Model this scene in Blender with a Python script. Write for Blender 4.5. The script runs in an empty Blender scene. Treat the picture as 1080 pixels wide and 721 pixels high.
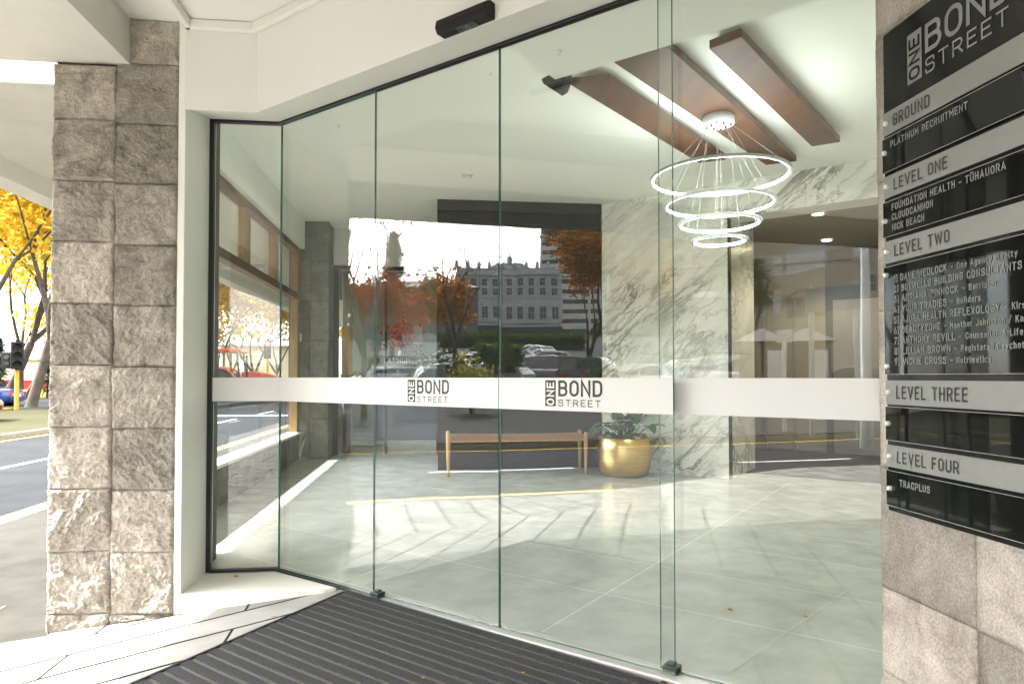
import bpy, bmesh, math, random
from mathutils import Vector, Matrix, noise
R = math.radians
SC = bpy.context.scene
COL = SC.collection
# ------------------------------------------------------------------ camera
cam = bpy.data.cameras.new('camera')
cam_o = bpy.data.objects.new('camera', cam)
COL.objects.link(cam_o)
cam.sensor_width = 36.0
cam.lens = 690.0 * 36 / 1080
cam.shift_y = 0.0204
cam.clip_start = 0.05
cam.clip_end = 2000
cam_o.location = (0, 0, 1.05)
cam_o.rotation_euler = (R(91.2), 0, R(-6.45))
SC.camera = cam_o
# ------------------------------------------------------------------ light
SUN_AZ, SUN_EL = 4.0, 45.0            # azimuth behind the -X axis, elevation
sd_ = Vector((-math.cos(R(SUN_AZ)) * math.cos(R(SUN_EL)), -math.sin(R(SUN_AZ)) * math.cos(R(SUN_EL)), math.sin(R(SUN_EL))))
world = bpy.data.worlds.new('World')
SC.world = world
world.use_nodes = True
wn = world.node_tree.nodes; wl = world.node_tree.links
wn.clear()
w_out = wn.new('ShaderNodeOutputWorld'); w_bg = wn.new('ShaderNodeBackground')
w_sky = wn.new('ShaderNodeTexSky'); w_sky.sky_type = 'NISHITA'; w_sky.sun_disc = False
w_sky.sun_elevation = R(SUN_EL); w_sky.sun_rotation = math.atan2(sd_.x, sd_.y)
w_tc = wn.new('ShaderNodeTexCoord')
w_map = wn.new('ShaderNodeMapping'); w_map.inputs['Scale'].default_value = (1.0, 1.0, 3.2)
w_ns = wn.new('ShaderNodeTexNoise'); w_ns.inputs['Scale'].default_value = 2.6; w_ns.inputs['Detail'].default_value = 7; w_ns.inputs['Roughness'].default_value = 0.58
w_rp = wn.new('ShaderNodeValToRGB'); w_rp.color_ramp.elements[0].position = 0.36; w_rp.color_ramp.elements[1].position = 0.56
w_dot = wn.new('ShaderNodeVectorMath'); w_dot.operation = 'DOT_PRODUCT'; w_dot.inputs[1].default_value = sd_
w_glow = wn.new('ShaderNodeMapRange'); w_glow.inputs['From Min'].default_value = 0.66; w_glow.inputs['From Max'].default_value = 1.0
w_glow.inputs['To Min'].default_value = 8.5; w_glow.inputs['To Max'].default_value = 50.0
w_cc = wn.new('ShaderNodeCombineColor')
w_mix = wn.new('ShaderNodeMix'); w_mix.data_type = 'RGBA'
wl.new(w_tc.outputs['Generated'], w_map.inputs['Vector']); wl.new(w_map.outputs[0], w_ns.inputs['Vector'])
wl.new(w_ns.outputs[0], w_rp.inputs[0]); wl.new(w_tc.outputs['Generated'], w_dot.inputs[0]); wl.new(w_dot.outputs['Value'], w_glow.inputs['Value'])
for c_ in range(3): wl.new(w_glow.outputs[0], w_cc.inputs[c_])
w_cov = wn.new('ShaderNodeMapRange'); w_cov.inputs['From Min'].default_value = 0.5; w_cov.inputs['From Max'].default_value = 0.95; w_cov.inputs['To Max'].default_value = 0.85
wl.new(w_dot.outputs['Value'], w_cov.inputs['Value'])
w_add = wn.new('ShaderNodeMath'); w_add.operation = 'ADD'; w_add.use_clamp = True; wl.new(w_cov.outputs[0], w_add.inputs[0]); wl.new(w_rp.outputs[0], w_add.inputs[1])
wl.new(w_add.outputs[0], w_mix.inputs[0]); wl.new(w_sky.outputs[0], w_mix.inputs[6]); wl.new(w_cc.outputs[0], w_mix.inputs[7])
wl.new(w_mix.outputs[2], w_bg.inputs['Color']); w_bg.inputs['Strength'].default_value = 0.12
wl.new(w_bg.outputs[0], w_out.inputs[0])
sun = bpy.data.lights.new('sun', 'SUN'); sun.energy = 4.2; sun.angle = R(0.5); sun.color = (1.0, 0.95, 0.87)
sun_o = bpy.data.objects.new('sun', sun); COL.objects.link(sun_o)
sun_o.rotation_euler = (-sd_).to_track_quat('-Z', 'Y').to_euler(); sun_o.location = (-30, -6, 30)
SC.view_settings.view_transform = 'Standard'; SC.view_settings.look = 'None'
SC.view_settings.exposure = 2.3; SC.view_settings.gamma = 1.0; SC.view_settings.use_curve_mapping = False
SC.cycles.max_bounces = 12; SC.cycles.diffuse_bounces = 5; SC.cycles.glossy_bounces = 5; SC.cycles.transparent_max_bounces = 24
SC.cycles.sample_clamp_indirect = 8.0; SC.cycles.use_denoising = True
SC.cycles.caustics_reflective = False; SC.cycles.caustics_refractive = False

# ------------------------------------------------------------------ frames of reference
A0 = Vector((-0.862, 3.695, 0))                    # fold between sidelight and doors
D = Vector((0.752, -0.659, 0)).normalized()        # along the doors, to the right
N = Vector((D.y, -D.x, 0))                         # out of the doors, to the street
I = -N                                             # into the lobby
ZV = Vector((0, 0, 1))
P0 = Vector((1.88, 7.38, 0))                       # left end of the marble wall
def dp(s, i=0.0, z=0.0): return A0 + D * s + I * i + ZV * z
def mp(s, i=0.0, z=0.0): return P0 + D * s + I * i + ZV * z
YAW = R(6.45)
def hdir(px):                                      # horizontal view direction of a column of the picture
    a = math.atan((px - 540) / 690.0) + YAW
    return Vector((math.sin(a), math.cos(a), 0))
def direct(px, dist):  return hdir(px) * dist
def across(px, dist):                              # where something seen mirrored in the doors really stands
    u = hdir(px); t = A0.dot(N) / u.dot(N); q = u * t
    r = u - N * (2 * u.dot(N))
    return q + r * (dist - t)

# ------------------------------------------------------------------ materials
def nodes_of(name):
    m = bpy.data.materials.new(name); m.use_nodes = True
    nt = m.node_tree; nt.nodes.clear()
    out = nt.nodes.new('ShaderNodeOutputMaterial')
    return m, nt, nt.nodes, nt.links, out
def mat(name, col, rough=0.6, metal=0.0, var=0.12, scale=6.0, bump=0.0, bscale=40.0, coat=0.0, col2=None, detail=5, stretch=None, spec=0.5, emit=None, estr=0.0):
    m, nt, n, l, out = nodes_of(name)
    b = n.new('ShaderNodeBsdfPrincipled'); l.new(b.outputs[0], out.inputs[0])
    b.inputs['Roughness'].default_value = rough; b.inputs['Metallic'].default_value = metal
    b.inputs['Coat Weight'].default_value = coat; b.inputs['Specular IOR Level'].default_value = spec
    tc = n.new('ShaderNodeTexCoord'); vec = tc.outputs['Object']
    if stretch:
        mp_ = n.new('ShaderNodeMapping'); mp_.inputs['Scale'].default_value = stretch; l.new(vec, mp_.inputs[0]); vec = mp_.outputs[0]
    if var or col2:
        ns = n.new('ShaderNodeTexNoise'); ns.inputs['Scale'].default_value = scale; ns.inputs['Detail'].default_value = detail; ns.inputs['Roughness'].default_value = 0.6
        l.new(vec, ns.inputs['Vector'])
        rp = n.new('ShaderNodeValToRGB'); rp.color_ramp.elements[0].position = 0.32; rp.color_ramp.elements[1].position = 0.68
        c1 = col; c2 = col2 if col2 else tuple(min(1, c * (1 + var)) for c in col)
        if not col2: c1 = tuple(c * (1 - var) for c in col)
        rp.color_ramp.elements[0].color = (*c1, 1); rp.color_ramp.elements[1].color = (*c2, 1)
        l.new(ns.outputs[0], rp.inputs[0]); l.new(rp.outputs[0], b.inputs['Base Color'])
    else: b.inputs['Base Color'].default_value = (*col, 1)
    if bump:
        n2 = n.new('ShaderNodeTexNoise'); n2.inputs['Scale'].default_value = bscale; n2.inputs['Detail'].default_value = 6
        l.new(vec, n2.inputs['Vector'])
        bp = n.new('ShaderNodeBump'); bp.inputs['Strength'].default_value = bump; bp.inputs['Distance'].default_value = 0.02
        l.new(n2.outputs[0], bp.inputs['Height']); l.new(bp.outputs[0], b.inputs['Normal'])
    if emit:
        b.inputs['Emission Color'].default_value = (*emit, 1); b.inputs['Emission Strength'].default_value = estr
    return m
def glass(name, tint, ior, rough=0.0, rcol=(1, 1, 1)):
    m, nt, n, l, out = nodes_of(name)
    tr = n.new('ShaderNodeBsdfTransparent'); tr.inputs[0].default_value = (*tint, 1)
    gl = n.new('ShaderNodeBsdfGlossy'); gl.inputs['Roughness'].default_value = rough; gl.inputs[0].default_value = (*rcol, 1)
    fr = n.new('ShaderNodeFresnel'); fr.inputs['IOR'].default_value = ior
    g = n.new('ShaderNodeNewGeometry'); io = n.new('ShaderNodeMapRange'); io.inputs['To Min'].default_value = ior; io.inputs['To Max'].default_value = 1.0 / ior
    l.new(g.outputs['Backfacing'], io.inputs['Value']); l.new(io.outputs[0], fr.inputs['IOR'])   # the pane bends nothing, so both faces reflect alike
    tc = n.new('ShaderNodeTexCoord'); wv = n.new('ShaderNodeTexNoise'); wv.inputs['Scale'].default_value = 1.6; wv.inputs['Detail'].default_value = 1; l.new(tc.outputs['Object'], wv.inputs['Vector'])
    bp = n.new('ShaderNodeBump'); bp.inputs['Strength'].default_value = 0.02; bp.inputs['Distance'].default_value = 0.08; l.new(wv.outputs[0], bp.inputs['Height']); l.new(bp.outputs[0], gl.inputs['Normal'])   # faint roller waves
    mx = n.new('ShaderNodeMixShader'); l.new(fr.outputs[0], mx.inputs[0]); l.new(tr.outputs[0], mx.inputs[1]); l.new(gl.outputs[0], mx.inputs[2])
    l.new(mx.outputs[0], out.inputs[0])
    return m
def leafmat(name, cols, trans=0.45):
    m, nt, n, l, out = nodes_of(name)
    g = n.new('ShaderNodeNewGeometry'); rp = n.new('ShaderNodeValToRGB')
    while len(rp.color_ramp.elements) < len(cols): rp.color_ramp.elements.new(0.5)
    for k, c in enumerate(cols):
        rp.color_ramp.elements[k].position = k / (len(cols) - 1); rp.color_ramp.elements[k].color = (*c, 1)
    l.new(g.outputs['Random Per Island'], rp.inputs[0])
    d = n.new('ShaderNodeBsdfDiffuse'); t = n.new('ShaderNodeBsdfTranslucent'); mx = n.new('ShaderNodeMixShader'); mx.inputs[0].default_value = trans
    l.new(rp.outputs[0], d.inputs[0]); l.new(rp.outputs[0], t.inputs[0]); l.new(d.outputs[0], mx.inputs[1]); l.new(t.outputs[0], mx.inputs[2]); l.new(mx.outputs[0], out.inputs[0])
    return m
def emis(name, col, s):
    m, nt, n, l, out = nodes_of(name)
    e = n.new('ShaderNodeEmission'); e.inputs[0].default_value = (*col, 1); e.inputs[1].default_value = s; l.new(e.outputs[0], out.inputs[0])
    return m
def math_node(n, l, op, a, b=None):
    q = n.new('ShaderNodeMath'); q.operation = op
    for k, v in enumerate((a, b)):
        if v is None: continue
        if isinstance(v, (int, float)): q.inputs[k].default_value = v
        else: l.new(v, q.inputs[k])
    return q.outputs[0]
def tiles(name, c1, c2, cm, bw, bh, mortar, rot=0.0, sq=1.0, rough=0.5, off=0.5, warp=0.0, bump=0.3, varscale=3.0, smooth=0.1, loc=(0, 0), rvar=0.0, nfreq=2):
    """brick pattern laid over the world's ground plane"""
    m, nt, n, l, out = nodes_of(name)
    b = n.new('ShaderNodeBsdfPrincipled'); l.new(b.outputs[0], out.inputs[0]); b.inputs['Roughness'].default_value = rough; b.inputs['Specular IOR Level'].default_value = 0.5 if rough < 0.4 else 0.08
    g = n.new('ShaderNodeNewGeometry'); mp_ = n.new('ShaderNodeMapping'); mp_.inputs['Rotation'].default_value = (0, 0, -rot)
    mp_.vector_type = 'POINT'; mp_.inputs['Location'].default_value = (loc[0], loc[1], 0); mp_.inputs['Scale'].default_value = (1, sq, 1)
    l.new(g.outputs['Position'], mp_.inputs[0]); vec = mp_.outputs[0]
    if warp:
        ns = n.new('ShaderNodeTexNoise'); ns.inputs['Scale'].default_value = 1.7; ns.inputs['Detail'].default_value = 3; l.new(vec, ns.inputs['Vector'])
        vm = n.new('ShaderNodeVectorMath'); vm.operation = 'SCALE'; vm.inputs['Scale'].default_value = warp
        l.new(ns.outputs['Color'], vm.inputs[0]); va = n.new('ShaderNodeVectorMath'); l.new(vec, va.inputs[0]); l.new(vm.outputs[0], va.inputs[1]); vec = va.outputs[0]
    br = n.new('ShaderNodeTexBrick'); br.inputs['Scale'].default_value = 1.0
    br.inputs['Brick Width'].default_value = bw; br.inputs['Row Height'].default_value = bh; br.inputs['Mortar Size'].default_value = mortar; br.inputs['Mortar Smooth'].default_value = smooth
    br.offset = off; br.offset_frequency = nfreq
    br.inputs['Color1'].default_value = (*c1, 1); br.inputs['Color2'].default_value = (*c2, 1); br.inputs['Mortar'].default_value = (*cm, 1)
    l.new(vec, br.inputs['Vector'])
    n2 = n.new('ShaderNodeTexNoise'); n2.inputs['Scale'].default_value = varscale; n2.inputs['Detail'].default_value = 8; n2.inputs['Roughness'].default_value = 0.65
    l.new(g.outputs['Position'], n2.inputs['Vector'])
    rp = n.new('ShaderNodeMapRange'); rp.inputs['From Min'].default_value = 0.3; rp.inputs['From Max'].default_value = 0.7; rp.inputs['To Min'].default_value = 0.82; rp.inputs['To Max'].default_value = 1.14
    l.new(n2.outputs[0], rp.inputs[0])
    mx = n.new('ShaderNodeVectorMath'); mx.operation = 'SCALE'; l.new(br.outputs['Color'], mx.inputs[0]); l.new(rp.outputs[0], mx.inputs['Scale']); l.new(mx.outputs[0], b.inputs['Base Color'])
    if bump:
        h = math_node(n, l, 'SUBTRACT', math_node(n, l, 'MULTIPLY', n2.outputs[0], 0.5), br.outputs['Fac'])
        bp = n.new('ShaderNodeBump'); bp.inputs['Strength'].default_value = bump; bp.inputs['Distance'].default_value = 0.008
        l.new(h, bp.inputs['Height']); l.new(bp.outputs[0], b.inputs['Normal'])
    if rvar:
        l.new(math_node(n, l, 'ADD', rough - rvar / 2, math_node(n, l, 'MULTIPLY', n2.outputs[0], rvar)), b.inputs['Roughness'])
    return m
def rockmat(name, ca, cb, cc, scale=7.0, bump=0.8):
    """split stone: brown-grey mottling, rusty seams, pale mineral flecks, a tone of its own per block"""
    m, nt, n, l, out = nodes_of(name)
    b = n.new('ShaderNodeBsdfPrincipled'); l.new(b.outputs[0], out.inputs[0]); b.inputs['Roughness'].default_value = 0.85; b.inputs['Specular IOR Level'].default_value = 0.25
    g = n.new('ShaderNodeNewGeometry')
    n1 = n.new('ShaderNodeTexNoise'); n1.inputs['Scale'].default_value = scale; n1.inputs['Detail'].default_value = 9; n1.inputs['Roughness'].default_value = 0.68; n1.inputs['Distortion'].default_value = 0.7
    l.new(g.outputs['Position'], n1.inputs['Vector'])
    rp = n.new('ShaderNodeValToRGB'); e = rp.color_ramp.elements
    e[0].position = 0.3; e[0].color = (*ca, 1); e[1].position = 0.72; e[1].color = (*cc, 1); k = e.new(0.52); k.color = (*cb, 1)
    l.new(n1.outputs[0], rp.inputs[0])
    rr = n.new('ShaderNodeMapRange'); rr.inputs['To Min'].default_value = 0.72; rr.inputs['To Max'].default_value = 1.22; l.new(g.outputs['Random Per Island'], rr.inputs[0])
    n3 = n.new('ShaderNodeTexNoise'); n3.inputs['Scale'].default_value = 160; n3.inputs['Detail'].default_value = 3; l.new(g.outputs['Position'], n3.inputs['Vector'])
    r3 = n.new('ShaderNodeMapRange'); r3.inputs['From Min'].default_value = 0.35; r3.inputs['From Max'].default_value = 0.65; r3.inputs['To Min'].default_value = 0.8; r3.inputs['To Max'].default_value = 1.2; l.new(n3.outputs[0], r3.inputs[0])
    s1 = n.new('ShaderNodeVectorMath'); s1.operation = 'SCALE'; l.new(rp.outputs[0], s1.inputs[0]); l.new(math_node(n, l, 'MULTIPLY', rr.outputs[0], r3.outputs[0]), s1.inputs['Scale'])
    l.new(s1.outputs[0], b.inputs['Base Color'])
    n4 = n.new('ShaderNodeTexNoise'); n4.inputs['Scale'].default_value = 45; n4.inputs['Detail'].default_value = 8; n4.inputs['Roughness'].default_value = 0.7; l.new(g.outputs['Position'], n4.inputs['Vector'])
    bp = n.new('ShaderNodeBump'); bp.inputs['Strength'].default_value = bump; bp.inputs['Distance'].default_value = 0.035
    l.new(n4.outputs[0], bp.inputs['Height']); l.new(bp.outputs[0], b.inputs['Normal'])
    return m
def marblemat(name):
    m, nt, n, l, out = nodes_of(name)
    b = n.new('ShaderNodeBsdfPrincipled'); l.new(b.outputs[0], out.inputs[0]); b.inputs['Roughness'].default_value = 0.22
    g = n.new('ShaderNodeNewGeometry'); mp_ = n.new('ShaderNodeCombineXYZ')
    la = D * math.cos(R(36)) + ZV * math.sin(R(36)); pe = ZV * math.cos(R(36)) - D * math.sin(R(36))
    for k_, (ax_, sc_) in enumerate(((la, 0.55), (pe, 1.75), (N, 1.0))):
        dt = n.new('ShaderNodeVectorMath'); dt.operation = 'DOT_PRODUCT'; l.new(g.outputs['Position'], dt.inputs[0]); dt.inputs[1].default_value = ax_ * sc_; l.new(dt.outputs['Value'], mp_.inputs[k_])
    def vein(scale, dist, lo, hi):
        q = n.new('ShaderNodeTexNoise'); q.inputs['Scale'].default_value = scale; q.inputs['Detail'].default_value = 9; q.inputs['Roughness'].default_value = 0.62; q.inputs['Distortion'].default_value = dist
        l.new(mp_.outputs[0], q.inputs['Vector'])
        d = math_node(n, l, 'ABSOLUTE', math_node(n, l, 'SUBTRACT', q.outputs[0], 0.5))
        r = n.new('ShaderNodeMapRange'); r.inputs['From Min'].default_value = lo; r.inputs['From Max'].default_value = hi; r.inputs['To Min'].default_value = 1; r.inputs['To Max'].default_value = 0; l.new(d, r.inputs[0])
        return r.outputs[0]
    big = n.new('ShaderNodeTexNoise'); big.inputs['Scale'].default_value = 1.1; l.new(g.outputs['Position'], big.inputs['Vector'])
    mask = n.new('ShaderNodeMapRange'); mask.inputs['From Min'].default_value = 0.42; mask.inputs['From Max'].default_value = 0.62; l.new(big.outputs[0], mask.inputs[0])
    v = math_node(n, l, 'MULTIPLY', math_node(n, l, 'MAXIMUM', vein(1.5, 0.5, 0.0, 0.030), math_node(n, l, 'MULTIPLY', vein(3.4, 0.4, 0.0, 0.028), 0.7)), math_node(n, l, 'ADD', math_node(n, l, 'MULTIPLY', mask.outputs[0], 0.8), 0.2))
    mx = n.new('ShaderNodeMix'); mx.data_type = 'RGBA'; l.new(v, mx.inputs[0]); mx.inputs[6].default_value = (0.82, 0.805, 0.73, 1); mx.inputs[7].default_value = (0.2, 0.19, 0.17, 1)
    c2 = n.new('ShaderNodeTexNoise'); c2.inputs['Scale'].default_value = 2.2; c2.inputs['Detail'].default_value = 6; l.new(mp_.outputs[0], c2.inputs['Vector'])
    r2 = n.new('ShaderNodeMapRange'); r2.inputs['From Min'].default_value = 0.3; r2.inputs['From Max'].default_value = 0.7; r2.inputs['To Min'].default_value = 0.8; r2.inputs['To Max'].default_value = 1.08; l.new(c2.outputs[0], r2.inputs[0])
    s = n.new('ShaderNodeVectorMath'); s.operation = 'SCALE'; l.new(mx.outputs[2], s.inputs[0]); l.new(r2.outputs[0], s.inputs['Scale']); l.new(s.outputs[0], b.inputs['Base Color'])
    return m

M = {}
M['cream'] = mat('cream_paint', (0.76, 0.752, 0.71), 0.55, var=0.025, scale=1.5, bump=0.03, bscale=180)
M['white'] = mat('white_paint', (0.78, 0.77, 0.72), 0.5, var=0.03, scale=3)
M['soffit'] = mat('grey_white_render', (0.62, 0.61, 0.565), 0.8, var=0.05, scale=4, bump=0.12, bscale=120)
M['addeddark'] = mat('added_dark_soffit', (0.09, 0.088, 0.082), 0.8, var=0.08, scale=3)  # only for the strip added to darken the mirrored canopy underside
M['jamb'] = mat('pale_frame_paint', (0.83, 0.825, 0.765), 0.45, var=0.03, scale=3)
M['black'] = mat('black_aluminium', (0.012, 0.012, 0.013), 0.4, var=0.1)
M['blackplastic'] = mat('black_plastic', (0.008, 0.008, 0.009), 0.4, var=0.1, spec=0.2)
M['ceil'] = mat('ceiling_paint', (0.86, 0.872, 0.81), 0.7, var=0.015, scale=2)
M['rock'] = rockmat('split_schist', (0.30, 0.26, 0.215), (0.58, 0.52, 0.445), (0.78, 0.715, 0.625), scale=9, bump=0.95)
M['pier'] = rockmat('flamed_granite', (0.27, 0.23, 0.195), (0.45, 0.40, 0.345), (0.60, 0.54, 0.47), scale=5, bump=0.5)
M['darkrock'] = rockmat('dark_schist', (0.11, 0.105, 0.095), (0.19, 0.18, 0.16), (0.30, 0.28, 0.245), scale=6, bump=0.7)
M['joint'] = mat('dark_joint', (0.07, 0.06, 0.05), 0.95, var=0.2)
M['glass'] = glass('door_glass', (0.982, 0.996, 0.986), 1.62)
M['glassedge'] = mat('green_glass_edge', (0.015, 0.13, 0.105), 0.15, var=0.15, spec=0.8)
M['window'] = glass('window_glass', (0.975, 0.985, 0.98), 1.3)
M['film'] = mat('white_film', (0.72, 0.72, 0.70), 0.5, var=0.01)
M['filmtext'] = mat('film_lettering', (0.045, 0.047, 0.035), 0.6, var=0.1)
M['metal'] = mat('brushed_metal', (0.55, 0.55, 0.54), 0.32, metal=1.0, var=0.06, scale=20)
M['darkmetal'] = mat('dark_metal', (0.05, 0.06, 0.058), 0.35, metal=0.7, var=0.1)
M['sill'] = mat('alloy_threshold', (0.62, 0.60, 0.57), 0.45, metal=0.3, var=0.05, scale=9)
M['matpile'] = mat('mat_pile', (0.020, 0.020, 0.022), 0.95, scale=300, col2=(0.15, 0.15, 0.158), bump=1.0, bscale=260, detail=2, spec=0.1)
M['matrib'] = mat('mat_rib', (0.08, 0.078, 0.068), 0.85, scale=160, col2=(0.19, 0.183, 0.16), bump=0.5, bscale=200, spec=0.2)
M['flag'] = tiles('entrance_flagstones', (0.31, 0.30, 0.28), (0.41, 0.40, 0.375), (0.02, 0.018, 0.016), 1.1, 0.15, 0.006, rot=R(14), sq=0.5, rough=0.75, warp=0.028, bump=0.9, varscale=5, off=0.43)
M['paver'] = tiles('footpath_pavers', (0.29, 0.285, 0.27), (0.38, 0.37, 0.35), (0.04, 0.037, 0.033), 0.62, 0.31, 0.012, rot=R(0), rough=0.8, bump=0.6, varscale=6)
M['asphalt_path'] = mat('footpath_asphalt', (0.050, 0.048, 0.044), 0.9, scale=3, col2=(0.074, 0.071, 0.064), bump=0.35, bscale=300, spec=0.06)
M['tactile'] = tiles('cobble_patch', (0.085, 0.07, 0.055), (0.13, 0.105, 0.085), (0.30, 0.28, 0.25), 0.12, 0.09, 0.012, rough=0.8, bump=0.8)
M['road'] = mat('road_asphalt', (0.024, 0.026, 0.029), 0.85, scale=1.2, col2=(0.036, 0.038, 0.042), bump=0.25, bscale=200, spec=0.06)
M['carpark'] = mat('car_park_asphalt', (0.036, 0.037, 0.039), 0.9, scale=0.4, col2=(0.055, 0.055, 0.057), spec=0.06)
M['kerb'] = mat('kerb_stone', (0.20, 0.195, 0.185), 0.85, var=0.15, scale=8, spec=0.06)
M['yellow'] = mat('yellow_road_paint', (0.75, 0.50, 0.08), 0.7, var=0.15, scale=12)
M['whiteline'] = mat('white_road_paint', (0.72, 0.72, 0.70), 0.7, var=0.12, scale=12)
M['ground'] = mat('ground', (0.030, 0.035, 0.018), 0.95, scale=0.15, col2=(0.055, 0.05, 0.028), spec=0.06)
M['hill'] = mat('wooded_hill', (0.035, 0.042, 0.02), 1.0, scale=0.05, col2=(0.10, 0.085, 0.035), bump=1.0, bscale=0.12, detail=10, spec=0.0)
M['grass'] = mat('leafy_grass', (0.07, 0.09, 0.02), 0.95, scale=2.2, col2=(0.28, 0.17, 0.03), spec=0.06)
M['tile'] = tiles('lobby_tiles', (0.49, 0.515, 0.478), (0.53, 0.55, 0.515), (0.74, 0.74, 0.71), 1.2, 0.6, 0.004, rot=math.atan2(D.y, D.x), rough=0.22, bump=0.0, varscale=4, off=0.0, loc=(0.25, 0.12), rvar=0.12)
M['marble'] = marblemat('white_marble')
M['slat'] = mat('dark_ribbed_panel', (0.013, 0.013, 0.0125), 0.7, var=0.15, scale=3, stretch=(1, 1, 30))
M['slathead'] = mat('panel_head', (0.03, 0.029, 0.026), 0.6, var=0.2, scale=3, stretch=(40, 1, 1))
M['timber'] = mat('stained_timber', (0.07, 0.035, 0.014), 0.4, scale=3.5, col2=(0.15, 0.075, 0.03), stretch=(1, 1, 12), detail=8)
M['beam'] = mat('beam_timber', (0.050, 0.016, 0.004), 0.5, scale=2.2, col2=(0.105, 0.040, 0.012), stretch=(7, 0.5, 7), detail=8, spec=0.25)
M['oak'] = mat('pale_oak', (0.42, 0.25, 0.105), 0.45, scale=5, col2=(0.55, 0.34, 0.15), stretch=(8, 8, 0.8), detail=7)
M['goldframe'] = mat('timber_frame', (0.20, 0.12, 0.045), 0.42, scale=3, col2=(0.34, 0.21, 0.085), stretch=(10, 10, 1), detail=7)
M['ply'] = mat('orange_timber', (0.47, 0.24, 0.07), 0.4, scale=2, col2=(0.58, 0.32, 0.105), stretch=(10, 10, 1))
M['woven'] = mat('woven_cord', (0.30, 0.135, 0.055), 0.85, scale=70, col2=(0.50, 0.26, 0.12), bump=0.9, bscale=150, stretch=(1, 3, 1))
M['brass'] = mat('brushed_brass', (0.62, 0.42, 0.16), 0.30, metal=1.0, scale=6, col2=(0.78, 0.56, 0.26), stretch=(1, 1, 9))
M['led'] = emis('led_strip', (0.93, 1.0, 0.96), 19.0)
M['ledwhite'] = mat('lamp_white', (0.42, 0.44, 0.42), 0.35, var=0.01)
M['downlight'] = emis('downlight_lens', (1.0, 0.86, 0.62), 16.0)
M['signblack'] = mat('sign_black', (0.006, 0.006, 0.006), 0.12, var=0.0)
M['signbar'] = mat('sign_silver', (0.26, 0.265, 0.242), 0.42, var=0.04, scale=60, metal=0.25)
M['acrylic'] = mat('black_acrylic', (0.007, 0.008, 0.007), 0.035, var=0.0, spec=0.6)
M['acryedge'] = mat('acrylic_edge', (0.5, 0.52, 0.48), 0.3, var=0.05)
M['signtext'] = mat('sign_white_text', (0.21, 0.213, 0.198), 0.5, var=0.0)
M['signink'] = mat('sign_dark_text', (0.02, 0.02, 0.02), 0.5, var=0.0)
M['bolt'] = mat('clear_bolt', (0.75, 0.77, 0.78), 0.12, var=0.0, coat=1.0)
M['bark'] = mat('bark', (0.030, 0.024, 0.018), 0.9, scale=4, col2=(0.075, 0.06, 0.045), bump=0.5, bscale=20)
M['barkpale'] = mat('pale_bark', (0.10, 0.085, 0.065), 0.9, scale=4, col2=(0.17, 0.145, 0.11))
M['lyellow'] = leafmat('yellow_leaves', [(0.42, 0.23, 0.012), (0.60, 0.38, 0.03), (0.68, 0.50, 0.08), (0.52, 0.31, 0.03), (0.24, 0.23, 0.04)])
M['lorange'] = leafmat('orange_leaves', [(0.24, 0.07, 0.012), (0.40, 0.15, 0.015), (0.50, 0.22, 0.02), (0.30, 0.13, 0.02), (0.10, 0.09, 0.02)])
M['lred'] = leafmat('red_leaves', [(0.20, 0.03, 0.015), (0.34, 0.07, 0.02), (0.26, 0.09, 0.03)])
M['lmaroon'] = leafmat('maroon_twigs', [(0.09, 0.03, 0.025), (0.15, 0.05, 0.03), (0.20, 0.075, 0.03)], 0.3)
M['lautumn'] = leafmat('brown_green_leaves', [(0.09, 0.085, 0.03), (0.15, 0.12, 0.04), (0.20, 0.15, 0.05), (0.10, 0.06, 0.03)], 0.35)
M['lgreen'] = leafmat('green_leaves', [(0.035, 0.07, 0.012), (0.06, 0.11, 0.02), (0.10, 0.15, 0.03)])
M['ldark'] = leafmat('conifer_needles', [(0.018, 0.04, 0.022), (0.03, 0.06, 0.03), (0.045, 0.075, 0.035)], 0.2)
M['llime'] = leafmat('lime_leaves', [(0.20, 0.20, 0.02), (0.32, 0.30, 0.03), (0.14, 0.17, 0.02)])
M['lpot'] = leafmat('glossy_green_leaves', [(0.05, 0.125, 0.035), (0.08, 0.18, 0.055), (0.16, 0.27, 0.11)], 0.3)
M['petal'] = leafmat('white_petals', [(0.72, 0.72, 0.66), (0.80, 0.80, 0.75)], 0.3)
M['redpetal'] = leafmat('red_petals', [(0.65, 0.02, 0.015), (0.5, 0.05, 0.02), (0.75, 0.12, 0.06)], 0.3)
M['fallen'] = leafmat('fallen_leaf', [(0.42, 0.20, 0.04), (0.50, 0.26, 0.06)], 0.2)
M['tyre'] = mat('tyre_rubber', (0.014, 0.014, 0.014), 0.9, var=0.1)
M['rim'] = mat('alloy_rim', (0.45, 0.46, 0.47), 0.35, metal=0.8, var=0.03)
M['carglass'] = mat('car_glass', (0.010, 0.013, 0.015), 0.04, var=0.0, spec=0.9)
M['lamp'] = mat('lamp_lens', (0.60, 0.62, 0.64), 0.1, var=0.0, coat=0.8)
M['taillamp'] = mat('tail_lamp', (0.45, 0.012, 0.012), 0.15, var=0.0, coat=0.6)
for nm, c in dict(navy=(0.012, 0.045, 0.20), red=(0.42, 0.025, 0.03), black=(0.010, 0.011, 0.014), charcoal=(0.035, 0.038, 0.045), silver=(0.42, 0.44, 0.46), white=(0.74, 0.75, 0.76), slate=(0.06, 0.075, 0.10)).items():
    M['car_' + nm] = mat('car_paint_' + nm, c, 0.28, metal=0.35 if nm in ('silver', 'charcoal', 'slate') else 0.0, var=0.0, coat=0.9)
M['tracred'] = mat('tractor_red', (0.40, 0.022, 0.010), 0.35, var=0.04, coat=0.4)
M['tracblack'] = mat('tractor_black', (0.012, 0.012, 0.012), 0.6, var=0.1, spec=0.2)
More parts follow.
